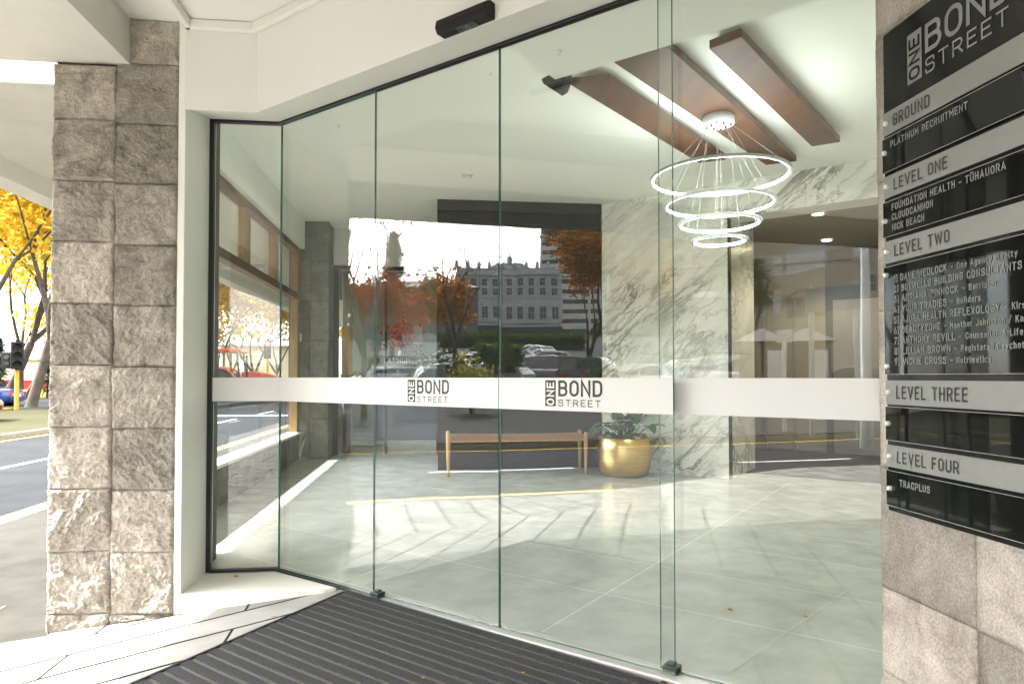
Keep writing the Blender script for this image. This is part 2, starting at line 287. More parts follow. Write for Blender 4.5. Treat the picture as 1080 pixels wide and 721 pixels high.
M['sigyellow'] = mat('signal_post_yellow', (0.45, 0.26, 0.02), 0.5, var=0.06)
M['redlamp'] = emis('red_signal', (1.0, 0.02, 0.02), 14.0)
M['herit'] = mat('heritage_stone', (0.50, 0.51, 0.50), 0.85, var=0.18, scale=0.3)
M['heritdark'] = mat('heritage_basement', (0.085, 0.09, 0.09), 0.9, var=0.2, scale=0.4)
M['roof'] = mat('slate_roof', (0.16, 0.17, 0.18), 0.8, var=0.1)
M['tower'] = mat('tower_panels', (0.70, 0.66, 0.58), 0.7, var=0.05, scale=0.2)
M['bldglass'] = mat('building_glass', (0.025, 0.032, 0.045), 0.08, var=0.1, scale=0.3, spec=0.8)
M['tan'] = mat('tan_render', (0.56, 0.48, 0.36), 0.85, var=0.08, scale=0.5)
M['skypane'] = mat('sky_reflecting_pane', (0.85, 0.88, 0.9), 0.06, metal=1.0, var=0.0)
M['sash'] = mat('white_sash', (0.72, 0.72, 0.70), 0.5, var=0.03)
M['kiosk'] = mat('kiosk_brown', (0.17, 0.135, 0.095), 0.7, var=0.08)
M['kioskroof'] = mat('kiosk_roof', (0.085, 0.08, 0.07), 0.6, var=0.06)
M['polegrey'] = mat('grey_post', (0.45, 0.47, 0.48), 0.45, metal=0.3, var=0.04)
M['signback'] = mat('sign_back_grey', (0.16, 0.18, 0.22), 0.5, metal=0.4, var=0.06)
M['concrete'] = mat('concrete', (0.33, 0.32, 0.30), 0.9, var=0.1, scale=1)
M['carpet'] = mat('dark_carpet', (0.055, 0.053, 0.045), 0.95, var=0.2, scale=60)
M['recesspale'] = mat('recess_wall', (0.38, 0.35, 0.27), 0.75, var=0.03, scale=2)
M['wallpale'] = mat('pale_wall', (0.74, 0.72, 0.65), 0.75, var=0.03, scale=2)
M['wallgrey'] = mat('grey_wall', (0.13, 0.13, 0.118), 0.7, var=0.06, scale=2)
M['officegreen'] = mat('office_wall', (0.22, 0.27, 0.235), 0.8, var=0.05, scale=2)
M['deskblue'] = mat('desk_slate_blue', (0.035, 0.06, 0.085), 0.4, var=0.05)
M['paleblue'] = mat('pale_blue_panel', (0.42, 0.55, 0.56), 0.4, var=0.02)
M['orangeplastic'] = mat('red_mesh', (0.6, 0.06, 0.02), 0.6, var=0.1)

# ------------------------------------------------------------------ builders
class MB:
    def __init__(s): s.v = []; s.f = []; s.m = []; s.sm = []
    def add(s, vs, fs, m=0, smooth=False):
        o = len(s.v); s.v += [Vector(v) for v in vs]
        for f in fs: s.f.append([o + k for k in f]); s.m.append(m); s.sm.append(smooth)
    def obox(s, o, ax, ay, az, m=0):
        o = Vector(o); ax, ay, az = Vector(ax), Vector(ay), Vector(az)
        vs = [o, o + ax, o + ax + ay, o + ay]; vs += [v + az for v in vs]
        fs = [(0, 3, 2, 1), (4, 5, 6, 7), (0, 1, 5, 4), (1, 2, 6, 5), (2, 3, 7, 6), (3, 0, 4, 7)]
        if ax.cross(ay).dot(az) < 0: fs = [f[::-1] for f in fs]
        s.add(vs, fs, m)
    def box(s, x0, y0, z0, x1, y1, z1, m=0): s.obox((x0, y0, z0), (x1 - x0, 0, 0), (0, y1 - y0, 0), (0, 0, z1 - z0), m)
    def prism(s, pts, z0, z1, m=0):
        n = len(pts); ar = sum(pts[k][0] * pts[(k + 1) % n][1] - pts[(k + 1) % n][0] * pts[k][1] for k in range(n))
        if ar < 0: pts = pts[::-1]
        vs = [(p[0], p[1], z0) for p in pts] + [(p[0], p[1], z1) for p in pts]
        fs = [tuple(range(n))[::-1], tuple(range(n, 2 * n))] + [(k, (k + 1) % n, n + (k + 1) % n, n + k) for k in range(n)]
        s.add(vs, fs, m)
    def path(s, pts, rad, n=8, m=0, caps=True, smooth=True):
        pts = [Vector(p) for p in pts]; o = len(s.v); rings = []
        for k, p in enumerate(pts):
            t = (pts[min(k + 1, len(pts) - 1)] - pts[max(k - 1, 0)]).normalized()
            u = t.cross(Vector((0.31, 0.17, 0.93)) if abs(t.z) < 0.9 else Vector((1, 0.05, 0))).normalized(); w = t.cross(u)
            r = rad[k] if hasattr(rad, '__len__') else rad
            rings.append([p + (u * math.cos(2 * math.pi * j / n) + w * math.sin(2 * math.pi * j / n)) * r for j in range(n)])
        vs = [v for rg in rings for v in rg]; fs = []
        for k in range(len(pts) - 1):
            for j in range(n): fs.append((k * n + j, k * n + (j + 1) % n, (k + 1) * n + (j + 1) % n, (k + 1) * n + j))
        s.add(vs, fs, m, smooth)
        if caps: s.add(rings[0], [tuple(range(n))[::-1]], m); s.add(rings[-1], [tuple(range(n))], m)
    def lathe(s, prof, c=(0, 0, 0), n=32, m=0, smooth=True, ax=None):
        c = Vector(c); vs = []; fs = []
        for r, z in prof:
            for j in range(n):
                a = 2 * math.pi * j / n; p = Vector((r * math.cos(a), r * math.sin(a), z))
                if ax is not None: p = ax @ p
                vs.append(c + p)
        for k in range(len(prof) - 1):
            for j in range(n): fs.append((k * n + j, k * n + (j + 1) % n, (k + 1) * n + (j + 1) % n, (k + 1) * n + j))
        s.add(vs, fs, m, smooth)
    def disc(s, c, nrm, r, th, n=20, m=0):
        nrm = Vector(nrm).normalized(); s.path([Vector(c), Vector(c) + nrm * th], r, n, m, True, False)
    def build(s, name, mats, parent=None, shift=None, bev=0.0, base=True):
        me = bpy.data.meshes.new(name); off = Vector((0, 0, 0))
        if parent is None and base and s.v:
            xs = [v.x for v in s.v]; ys = [v.y for v in s.v]; zs = [v.z for v in s.v]
            off = Vector(((min(xs) + max(xs)) / 2, (min(ys) + max(ys)) / 2, min(zs)))
        elif shift is not None: off = Vector(shift)
        me.from_pydata([tuple(v - off) for v in s.v], [], s.f)
        for k in (mats if isinstance(mats, (list, tuple)) else [mats]): me.materials.append(M[k])
        for p, mi, sm in zip(me.polygons, s.m, s.sm): p.material_index = mi; p.use_smooth = sm
        me.update()
        o = bpy.data.objects.new(name, me); COL.objects.link(o)
        if parent is not None: o.parent = parent
        else: o.location = off
        if bev:
            b = o.modifiers.new('bevel', 'BEVEL'); b.width = bev; b.segments = 2; b.limit_method = 'ANGLE'
        return o
def tag(o, label=None, cat=None, group=None, kind=None):
    if label: o['label'] = label
    if cat: o['category'] = cat
    if group: o['group'] = group
    if kind: o['kind'] = kind
    return o
def thing(name, label, cat, loc=(0, 0, 0), rz=0.0, group=None):
    o = bpy.data.objects.new(name, None); COL.objects.link(o); o.location = loc; o.rotation_euler = (0, 0, rz); o.empty_display_size = 0.2
    return tag(o, label, cat, group)
def dup(root, loc, rz, label=None, group=None, paint=None):
    r = root.copy(); COL.objects.link(r); r.location = loc; r.rotation_euler = (0, 0, rz)
    if label: r['label'] = label
    if group: r['group'] = group
    def rec(src, dst):
        for ch in [c for c in bpy.data.objects if c.parent == src]:
            c = ch.copy(); COL.objects.link(c); c.parent = dst
            if paint and c.name.split('.')[0] == 'body':
                c.material_slots[0].link = 'OBJECT'; c.material_slots[0].material = M[paint]
            rec(ch, c)
    rec(root, r)
    return r
def struct(o): o['kind'] = 'structure'; return o

# stroke lettering: every glyph is a list of open or closed polylines (x, y, fillet radius) in a cell 1 high
H = 0.5
def _g():
    G = {}
    r = 0.24
    def rr(w, y0=0, y1=1, q=None): q = q or r; return ('c', [(0, y0, q), (w, y0, q), (w, y1, q), (0, y1, q)])
    w = 0.46
    G['A'] = (0.52, [('o', [(0, 0), (0.26, 1), (0.52, 0)]), ('o', [(0.075, 0.27), (0.445, 0.27)])])
    G['B'] = (w, [('c', [(0, 0), (w, 0, r), (w, 0.53, r * 0.9), (0, 0.53)]), ('o', [(0, 0.53), (0, 1), (w * 0.94, 1, r), (w * 0.94, 0.53, r * 0.9), (w * 0.5, 0.53)])])
    G['C'] = (w, [('o', [(w, 0.74), (w, 1, r), (0, 1, r), (0, 0, r), (w, 0, r), (w, 0.26)])])
    G['D'] = (w, [('c', [(0, 0), (w, 0, r), (w, 1, r), (0, 1)])])
    G['E'] = (0.40, [('o', [(0.40, 1), (0, 1), (0, 0), (0.40, 0)]), ('o', [(0, 0.52), (0.34, 0.52)])])
    G['F'] = (0.38, [('o', [(0.38, 1), (0, 1), (0, 0)]), ('o', [(0, 0.5), (0.32, 0.5)])])
    G['G'] = (w, [('o', [(w, 0.76), (w, 1, r), (0, 1, r), (0, 0, r), (w, 0, r), (w, 0.48), (w * 0.52, 0.48)])])
    G['H'] = (w, [('o', [(0, 0), (0, 1)]), ('o', [(w, 0), (w, 1)]), ('o', [(0, 0.52), (w, 0.52)])])
    G['I'] = (0.0, [('o', [(0, 0), (0, 1)])])
    G['J'] = (0.36, [('o', [(0.36, 1), (0.36, 0, r), (0, 0, r), (0, 0.2)])])
    G['K'] = (0.46, [('o', [(0, 0), (0, 1)]), ('o', [(0.44, 1), (0.02, 0.40)]), ('o', [(0.18, 0.60), (0.47, 0)])])
    G['L'] = (0.38, [('o', [(0, 1), (0, 0), (0.38, 0)])])
    G['M'] = (0.58, [('o', [(0, 0), (0, 1), (0.29, 0.38), (0.58, 1), (0.58, 0)])])
    G['N'] = (0.47, [('o', [(0, 0), (0, 1), (0.47, 0), (0.47, 1)])])
    G['O'] = (w, [rr(w)])
    G['P'] = (0.44, [('o', [(0, 0), (0, 1), (0.44, 1, r), (0.44, 0.44, r), (0, 0.44)])])
    G['Q'] = (w, [rr(w), ('o', [(0.25, 0.25), (0.5, -0.04)])])
    G['R'] = (0.45, [('o', [(0, 0), (0, 1), (0.44, 1, r), (0.44, 0.46, r), (0, 0.46)]), ('o', [(0.24, 0.46), (0.47, 0)])])
    G['S'] = (w, [('o', [(w * 0.96, 0.76), (w * 0.96, 1, r), (0, 1, r), (0, 0.54, 0.2), (w, 0.54, 0.2), (w, 0, r), (0, 0, r), (0, 0.22)])])
    G['T'] = (0.46, [('o', [(0, 1), (0.46, 1)]), ('o', [(0.23, 1), (0.23, 0)])])
    G['U'] = (w, [('o', [(0, 1), (0, 0, r), (w, 0, r), (w, 1)])])
    G['\u016a'] = (w, [('o', [(0, 1), (0, 0, r), (w, 0, r), (w, 1)]), ('o', [(0.06, 1.24), (w - 0.06, 1.24)])])
    G['V'] = (0.50, [('o', [(0, 1), (0.25, 0), (0.50, 1)])])
    G['W'] = (0.74, [('o', [(0, 1), (0.19, 0), (0.37, 0.9), (0.55, 0), (0.74, 1)])])
    G['X'] = (0.48, [('o', [(0, 0), (0.48, 1)]), ('o', [(0, 1), (0.48, 0)])])
    G['Y'] = (0.50, [('o', [(0, 1), (0.25, 0.42), (0.50, 1)]), ('o', [(0.25, 0.42), (0.25, 0)])])
    G['Z'] = (0.44, [('o', [(0, 1), (0.44, 1), (0, 0), (0.44, 0)])])
    G['1'] = (0.22, [('o', [(0, 0.74), (0.22, 1), (0.22, 0)])])
    G['2'] = (0.42, [('o', [(0, 0.78), (0, 1, r), (0.42, 1, r), (0.42, 0.60, 0.15), (0, 0), (0.42, 0)])])
    G['3'] = (0.42, [('o', [(0, 1), (0.42, 1), (0.18, 0.60), (0.42, 0.58, 0.15), (0.42, 0, r), (0, 0, r), (0, 0.2)])])
    G['4'] = (0.46, [('o', [(0.22, 1), (0, 0.22), (0.46, 0.22)]), ('o', [(0.36, 0.45), (0.36, 0)])])
    G['5'] = (0.42, [('o', [(0.40, 1), (0.02, 1), (0, 0.54), (0.42, 0.60, r), (0.42, 0, r), (0, 0, r), (0, 0.16)])])
    G['6'] = (0.44, [('c', [(0, 0, r), (0.44, 0, r), (0.44, 0.56, r), (0, 0.56, r)]), ('o', [(0.02, 0.40), (0.26, 1)])])
    G['7'] = (0.42, [('o', [(0, 1), (0.42, 1), (0.12, 0)])])
    G['8'] = (0.44, [('c', [(0, 0, r), (0.44, 0, r), (0.44, 0.53, 0.22), (0, 0.53, 0.22)]), ('c', [(0.03, 0.53, 0.18), (0.41, 0.53, 0.18), (0.41, 1, 0.19), (0.03, 1, 0.19)])])
    G['9'] = (0.44, [('c', [(0, 0.44, r), (0.44, 0.44, r), (0.44, 1, r), (0, 1, r)]), ('o', [(0.42, 0.60), (0.18, 0)])])
    G[')'] = (0.14, [('o', [(0, 1.05), (0.14, 1.05, 0.05), (0.14, -0.1, 0.05), (0, -0.1)])])
    G['-'] = (0.26, [('o', [(0, 0.44), (0.26, 0.44)])])
    G['/'] = (0.34, [('o', [(0, -0.1), (0.34, 1.08)])])
    G['&'] = (0.52, [('o', [(0.52, 0), (0.06, 0.80, 0.08), (0.10, 1, 0.12), (0.36, 1, 0.12), (0.36, 0.70, 0.1), (0, 0.42, 0.12), (0, 0, 0.2), (0.36, 0, 0.18), (0.50, 0.42)])])
    x = 0.70; q = 0.17; v = 0.36
    G['a'] = (v, [('o', [(0.02, x), (v, x, q), (v, 0)]), ('c', [(0, 0, 0.15), (v, 0, 0.04), (v, 0.40, 0.04), (0, 0.40, 0.15)])])
    G['b'] = (v, [('o', [(0, 0), (0, 1.02)]), ('c', [(0, 0), (v, 0, q), (v, x, q), (0, x)])])
    G['c'] = (0.32, [('o', [(0.32, x), (0, x, q), (0, 0, q), (0.32, 0)])])
    G['d'] = (v, [('o', [(v, 0), (v, 1.02)]), ('c', [(0, 0, q), (v, 0), (v, x), (0, x, q)])])
    G['e'] = (v, [('o', [(0, 0.34), (v, 0.34), (v, x, q), (0, x, q), (0, 0, q), (v * 0.9, 0)])])
    G['f'] = (0.24, [('o', [(0.24, 1.02), (0.08, 1.02, 0.12), (0.08, 0)]), ('o', [(0, x), (0.24, x)])])
    G['g'] = (v, [('c', [(0, 0, q), (v, 0), (v, x), (0, x, q)]), ('o', [(v, 0.1), (v, -0.26, q), (0.02, -0.26)])])
    G['h'] = (v, [('o', [(0, 0), (0, 1.02)]), ('o', [(0, x), (v, x, q), (v, 0)])])
    G['i'] = (0.0, [('o', [(0, 0), (0, x)]), ('o', [(0, 0.92), (0, 1.04)])])
    G['k'] = (0.34, [('o', [(0, 0), (0, 1.02)]), ('o', [(0.32, x), (0.02, 0.30)]), ('o', [(0.14, 0.44), (0.35, 0)])])
    G['l'] = (0.08, [('o', [(0, 1.02), (0, 0, 0.08), (0.1, 0)])])
    G['m'] = (0.56, [('o', [(0, 0), (0, x), (0.28, x, q * 0.8), (0.28, 0)]), ('o', [(0.28, x), (0.56, x, q * 0.8), (0.56, 0)])])
    G['n'] = (v, [('o', [(0, 0), (0, x), (v, x, q), (v, 0)])])
    G['o'] = (v, [('c', [(0, 0, q), (v, 0, q), (v, x, q), (0, x, q)])])
    G['p'] = (v, [('o', [(0, x), (0, -0.26)]), ('c', [(0, 0), (v, 0, q), (v, x, q), (0, x)])])
    G['r'] = (0.22, [('o', [(0, 0), (0, x), (0.23, x)])])
    G['s'] = (0.32, [('o', [(0.31, x), (0, x, 0.12), (0, 0.37, 0.12), (0.32, 0.35, 0.12), (0.32, 0, 0.12), (0, 0)])])
    G['t'] = (0.24, [('o', [(0.07, 0.94), (0.07, 0, 0.12), (0.24, 0)]), ('o', [(0, x), (0.24, x)])])
    G['u'] = (v, [('o', [(0, x), (0, 0, q), (v, 0)]), ('o', [(v, x), (v, 0)])])
    G['y'] = (0.38, [('o', [(0, x), (0.19, 0.05)]), ('o', [(0.38, x), (0.12, -0.26)])])
    G[' '] = (0.14, [])
    return G
GLYPH = _g()
def fillet(pts, closed):
    out = []; n = len(pts)
    for k, p in enumerate(pts):
        r = p[2] if len(p) > 2 else 0.0
        if r == 0 or (not closed and k in (0, n - 1)): out.append(Vector((p[0], p[1], 0))); continue
        c = Vector((p[0], p[1], 0)); a = Vector((*pts[k - 1][:2], 0)); b = Vector((*pts[(k + 1) % n][:2], 0))
        u = (a - c); v = (b - c); r = min(r, u.length * 0.5, v.length * 0.5) if True else r
        p1 = c + u.normalized() * r; p2 = c + v.normalized() * r
        for j in range(6):
            t = j / 5; out.append(p1 * (1 - t) ** 2 * 1 + c * 2 * t * (1 - t) + p2 * t * t if False else _arc(p1, c, p2, t))
    res = [out[0]]
    for p in out[1:]:
        if (p - res[-1]).length > 1e-4: res.append(p)
    if closed and (res[0] - res[-1]).length < 1e-4: res.pop()
    return res
def _arc(p1, c, p2, t):                            # rational quadratic: close to a circular arc
    w = 0.7071; a = (1 - t) ** 2; b = 2 * t * (1 - t) * w; d = t * t
    return (p1 * a + c * b + p2 * d) / (a + b + d)
def ribbon(mb, pts, closed, hw, mapf, lift, mi):
    n = len(pts); L = []; Rr = []
    for k in range(n):
        if closed: a, b = pts[k - 1], pts[(k + 1) % n]
        else: a, b = pts[max(k - 1, 0)], pts[min(k + 1, n - 1)]
        p = pts[k]; d1 = (p - a) if (p - a).length > 1e-6 else (b - p); d2 = (b - p) if (b - p).length > 1e-6 else (p - a)
        d1 = d1.normalized(); d2 = d2.normalized()
        n1 = Vector((-d1.y, d1.x, 0)); n2 = Vector((-d2.y, d2.x, 0)); m = (n1 + n2)
        m = m.normalized() if m.length > 1e-4 else n1
        s = hw / max(0.38, m.dot(n1)); q = p
        if not closed and k == 0: q = p - d2 * hw * 0.999
        if not closed and k == n - 1: q = p + d1 * hw * 0.999
        L.append(q + m * s); Rr.append(q - m * s)
    vs = [mapf(v, lift) for v in L] + [mapf(v, lift) for v in Rr]
    fs = [(n + k, n + (k + 1) % n, (k + 1) % n, k) for k in range(n if closed else n - 1)]
    mb.add(vs, fs, mi)
def text(mb, s, o, ux, uy, cap, weight=0.14, gap=0.14, xs=1.0, mi=0, width=None, lift=0.0009):
    """letters laid on a plane: o is the lower left corner, cap the capital height"""
    o, ux, uy = Vector(o), Vector(ux).normalized(), Vector(uy).normalized(); nz = ux.cross(uy)
    def adv(xs): return sum((GLYPH[c][0] + weight) * xs + gap for c in s) - gap
    if width: xs = xs * (width / cap - gap * (len(s) - 1)) / (adv(xs) - gap * (len(s) - 1))
    x = 0.0
    for c in s:
        w, strokes = GLYPH[c]
        for j, (kind, pts) in enumerate(strokes):
            pl = fillet([((p[0]) * xs, p[1] * (1 - weight), *(p[2:] and (p[2] * (0.5 + 0.5 * xs),))) for p in pts], kind == 'c')
            f = lambda v, lf, x=x: o + ux * ((v.x + x + weight * 0.5) * cap) + uy * ((v.y + weight * 0.5) * cap) + nz * lf
            ribbon(mb, pl, kind == 'c', weight * 0.5, f, lift + j * 0.00012, mi)
        x += (w * xs + weight) + gap
    return (x - gap) * cap
def smooth_obj(o):
    for p in o.data.polygons: p.use_smooth = True
    return o

# ================================================================== GROUND
MATL = Vector((-0.438, 3.30, 0)); MATE = Vector((-0.545, -0.838, 0)).normalized(); MATN = Vector((-0.838, 0.545, 0)).normalized()
def gz(x, y):                                       # entrance paving falls away to the footpath, left of the mat
    d = (Vector((x, y, 0)) - MATL).dot(MATN)
    return -0.004 - min(0.20, 0.135 * max(0.0, d))
def far(x, y):                                      # the land rises beyond the far side of the street
    k = min(1, max(0, (14 - y) / 12)); h = max(0.0, -14 - x) * 0.03 + max(0.0, -30 - x) * 0.055
    return -0.2 + h * k * k * (3 - 2 * k)
mb = MB()                                           # whole land sheet
xs = [-600, -300, -220, -180, -150, -120, -100, -80, -65, -52, -42, -34, -27, -22, -18, -14, -9.55, -9.5]
ys = [-600, -300, -150, -90, -60, -40, -25, -15, -8, -3, 0, 2, 4, 6, 8, 10, 12, 14, 20, 40, 80, 200, 600]
vs = [(x, y, far(x, y) - 0.012) for x in xs for y in ys]; ny = len(ys)
mb.add(vs, [(a * ny + b, (a + 1) * ny + b, (a + 1) * ny + b + 1, a * ny + b + 1) for a in range(len(xs) - 1) for b in range(ny - 1)], 0)
mb.add([(-9.5, -600, -0.40), (600, -600, -0.40), (600, 600, -0.40), (-9.5, 600, -0.40)], [(0, 1, 2, 3)], 0)
struct(mb.build('ground', 'ground', base=False))
mb = MB(); mb.box(-9.4, -300, -0.38, -3.86, 300, -0.335); struct(mb.build('road', 'road'))
mb = MB(); mb.box(-120, 27.5, -0.39, -9.4, 40.5, -0.19); mb.box(-9.4, 27.5, -0.334, -9.39, 40.5, -0.2); struct(mb.build('side_road', 'road'))
mb = MB()
xs = [-9.4, -14, -18, -22, -30, -40, -54, -80, -105, -140]; ys = [-70, -50, -35, -20, -12, -6, 0, 5, 9]
vs = [(x, y, far(x, y) + 0.012) for x in xs for y in ys]
mb.add(vs, [(a * 9 + b, a * 9 + b + 1, (a + 1) * 9 + b + 1, (a + 1) * 9 + b) for a in range(9) for b in range(8)], 0)
struct(mb.build('car_park', 'carpark'))
mb = MB(); mb.box(-80, 41, -0.3, -9.8, 120, -0.15); mb.box(-80, 14, -0.3, -16, 27, -0.15); struct(mb.build('grass_verge', 'grass'))
mb = MB()
for x0, x1 in ((-3.88, -3.70), (-9.55, -9.40)): mb.box(x0, -120, -0.40, x1, 27, -0.205); 
mb.box(-3.88, 41, -0.4, -3.70, 200, -0.205)
struct(mb.build('kerb', 'kerb', bev=0.02))
mb = MB(); mb.box(-3.884, -60, -0.2045, -3.785, 26.9, -0.2005); mb.box(-9.33, -60, -0.34, -9.22, 24, -0.331); struct(mb.build('yellow_road_marking', 'yellow'))
mb = MB()
for y in range(-40, 60, 5): mb.box(-6.6, y, -0.34, -6.5, y + 2.2, -0.331)
mb.box(-9.0, 24.0, -0.34, -4.2, 24.35, -0.331)
for k in range(9): mb.box(-13 - 2.7 * k, -14, far(-13, -14) + 0.0, -12.9 - 2.7 * k, -9.2, far(-13 - 2.7 * k, -12) + 0.02)
struct(mb.build('white_road_marking', 'whiteline'))
mb = MB(); hp = [(585, 14), (612, 50), (640, 88), (680, 98), (730, 92), (790, 96), (860, 90), (940, 84), (1040, 60), (1200, 20)]; vs = []
for px, h in hp:
    for d_, f in ((215, 0.0), (245, 0.35), (285, 0.78), (330, 1.0), (420, 1.05), (520, 0.4)):
        p = across(px, d_); vs.append((p.x, p.y, 2 + h * f + 5 * noise.noise(Vector((p.x * 0.03, p.y * 0.03, 0)))))
mb.add(vs, [(a * 6 + b, a * 6 + b + 1, a * 6 + b + 7, a * 6 + b + 6) for a in range(len(hp) - 1) for b in range(5)], 0, True)
struct(mb.build('added_hills', 'hill', base=False))  # dark slope added to block the bright sky mirrored over the marble
# entrance flagstones, footpath pavers, asphalt footpath: one fine sheet each
def sheet(name, m, x0, x1, y0, y1, nx, ny, inside, dz=0.0):
    mb = MB(); idx = {}; vs = []; fs = []
    for a in range(nx + 1):
        for b in range(ny + 1):
            x = x0 + (x1 - x0) * a / nx; y = y0 + (y1 - y0) * b / ny
            vs.append((x, y, gz(x, y) + dz))
    for a in range(nx):
        for b in range(ny):
            cx = x0 + (x1 - x0) * (a + .5) / nx; cyy = y0 + (y1 - y0) * (b + .5) / ny
            if inside(cx, cyy): fs.append((a * (ny + 1) + b, (a + 1) * (ny + 1) + b, (a + 1) * (ny + 1) + b + 1, a * (ny + 1) + b + 1))
    mb.add(vs, fs, 0, True)
    return struct(mb.build(name, m, base=False))
sheet('entrance_paving', 'flag', -2.35, 1.35, 0.62, 3.9, 90, 82, lambda x, y: x > -1.83 or y < 3.30)
sheet('footpath', 'paver', -3.70, 1.35, -12, 0.615, 40, 40, lambda x, y: True)
sheet('footpath', 'paver', -3.70, -2.36, 0.62, 3.28, 8, 14, lambda x, y: True)
sheet('asphalt_footpath', 'asphalt_path', -3.70, -1.80, 3.285, 60, 10, 400, lambda x, y: True, -0.004)
sheet('footpath', 'flag', -2.36, -2.35, 0.62, 3.9, 1, 4, lambda x, y: True)
mb = MB(); mb.box(-3.05, -0.82, -0.26, -1.95, 0.25, -0.190); struct(mb.build('cobbled_paving_patch', 'tactile'))

# ================================================================== THE ENTRANCE BUILDING
def rough_block(mb, x0, x1, z0, z1, yf, seed, amp=0.02, n=26, depth=0.05, axis='y', mi=0, sgn=-1, rough=1.0):
    """one rock-faced block: a displaced front with worn edges and flat returns"""
    rnd = random.Random(seed); ang = rnd.uniform(-1.1, 1.1); off = Vector((rnd.uniform(0, 50), rnd.uniform(0, 50), rnd.uniform(0, 50)))
    step = rnd.uniform(0.25, 0.75); tilt = rnd.uniform(-0.35, 0.35); g = 0.0012; ca, sa = math.cos(ang), math.sin(ang); k = rnd.uniform(0.6, 1.25)
    vs = []
    for a in range(n + 1):
        for b in range(n + 1):
            u = a / n; v = b / n; x = x0 + g + (x1 - x0 - 2 * g) * u; z = z0 + g + (z1 - z0 - 2 * g) * v
            p = Vector(((x * ca + z * sa) * 7, (-x * sa + z * ca) * 19, 0)) + off
            h = noise.fractal(p, 0.85, 2.1, 6) * 0.55 + noise.fractal(Vector((x * 5, z * 5, 3)) + off, 1, 2, 4) * 0.6
            c = Vector((x * ca + z * sa, 0, 0)).x
            ridge = noise.noise(Vector((x * 6, z * 6, 0)) + off) * 0.16
            h += 0.55 * (1 if (u * ca + v * sa * 0.8 + ridge) > step else 0) * k
            h += 0.25 * noise.fractal(Vector((x * 60, z * 60, 1)) + off, 0.9, 2.2, 3)
            h += rough * (0.30 * noise.fractal(Vector((x * 38 * ca + z * 38 * sa, (-x * sa + z * ca) * 80, 7)) + off, 0.8, 2.2, 4) + 0.16 * noise.fractal(Vector((x * 22, z * 22, 5)) + off, 0.7, 2.3, 4))
            e = min(1, min(u, 1 - u, v, 1 - v) / (0.035 + 0.02 * noise.noise(Vector((x * 30, z * 30, 2)) + off)))
            h = (h * 0.5 + 0.25) * (0.65 + 0.35 * e) - 0.16 * (1 - e)
            vs.append((x, yf + sgn * max(-0.6, h) * amp, z) if axis == 'y' else (yf + sgn * max(-0.6, h) * amp, x, z))
    fs = [(a * (n + 1) + b, (a + 1) * (n + 1) + b, (a + 1) * (n + 1) + b + 1, a * (n + 1) + b + 1) for a in range(n) for b in range(n)]
    o = len(vs); bk = yf - sgn * depth
    rim = [a * (n + 1) for a in range(n + 1)] + [n * (n + 1) + b for b in range(1, n + 1)] + [a * (n + 1) + n for a in range(n - 1, -1, -1)] + [b for b in range(n - 1, 0, -1)]
    for i in rim:
        q = vs[i]; vs.append((q[0], bk, q[2]) if axis == 'y' else (bk, q[1], q[2]))
    m_ = len(rim)
    for j in range(m_): fs.append((rim[(j + 1) % m_], rim[j], o + j, o + (j + 1) % m_))
    if axis == 'x': fs = [f[::-1] for f in fs]
    if sgn > 0: fs = [f[::-1] for f in fs]
    mb.add(vs, fs, mi, True)

# left column
YF = 3.36
col = thing('stone_column', 'rough split grey brown stone column two blocks wide beside white door frame', 'column', (-1.56, YF + 0.3, -0.25))
mb = MB(); mb.box(-1.838, YF + 0.012, -0.3, -1.274, YF + 0.62, 2.80); mb.build('core', 'joint', col, shift=col.location)
mb = MB(); sd = 10
zj = [1.10 + k * 0.297 for k in range(-5, 7)]
for k in range(len(zj) - 1):
    for (xa, xb, dz) in ((-1.848, -1.562, 0.006), (-1.562, -1.270, -0.004)):
        z0 = max(-0.3, zj[k] + dz); z1 = min(2.80, zj[k + 1] + dz)
        if xa < -1.7 and z0 > 2.56: continue
        if xa < -1.7: z1 = min(z1, 2.56)
        if z1 - z0 < 0.03: continue
        sd += 1
        rough_block(mb, xa, xb, z0, z1, YF, sd, amp=0.036 if z0 < 2.0 else 0.024, n=64)
        # return on the street side
        if xa < -1.7: rough_block(mb, YF + 0.004, YF + 0.60, z0, z1, xa + 0.006, sd + 100, amp=0.015, n=10, axis='x', depth=0.03)
mb.build('stone_cladding', 'rock', col, shift=col.location)

# right pier (its street face is x = 1.29), carries the directory sign
PX = 1.29
pier = thing('stone_pier', 'flamed granite wall end carrying the black tenant directory sign', 'wall', (PX + 0.3, 0.9, -0.1))
mb = MB(); mb.box(PX + 0.012, -2.6, -0.1, PX + 0.6, 1.772, 2.86); mb.build('core', 'joint', pier, shift=pier.location)
mb = MB(); yj0 = [1.79, 1.45, 0.75, 0.0, -0.8, -1.7, -2.6]; yj1 = [1.79, 1.05, 0.35, -0.4, -1.2, -2.6]
zz = [-0.1, 0.20, 0.440, 0.79, 1.24, 1.62, 2.05, 2.45, 2.86]
for k in range(len(zz) - 1):
    yj = yj0 if k in (1, 2, 4, 6) else yj1
    if k == 2: yj = yj0
    for j in range(len(yj) - 1):
        sd += 1
        rough_block(mb, yj[j + 1], yj[j], zz[k], zz[k + 1], PX, sd + 300, amp=0.006, rough=0.5, n=26 if j < 2 else 8, axis='x', depth=0.04)
        if j == 0: rough_block(mb, PX + 0.002, PX + 0.5, zz[k], zz[k + 1], 1.784, sd + 600, amp=0.006, n=14, axis='y', sgn=1, depth=0.02)
mb.build('stone_cladding', 'pier', pier, shift=pier.location)

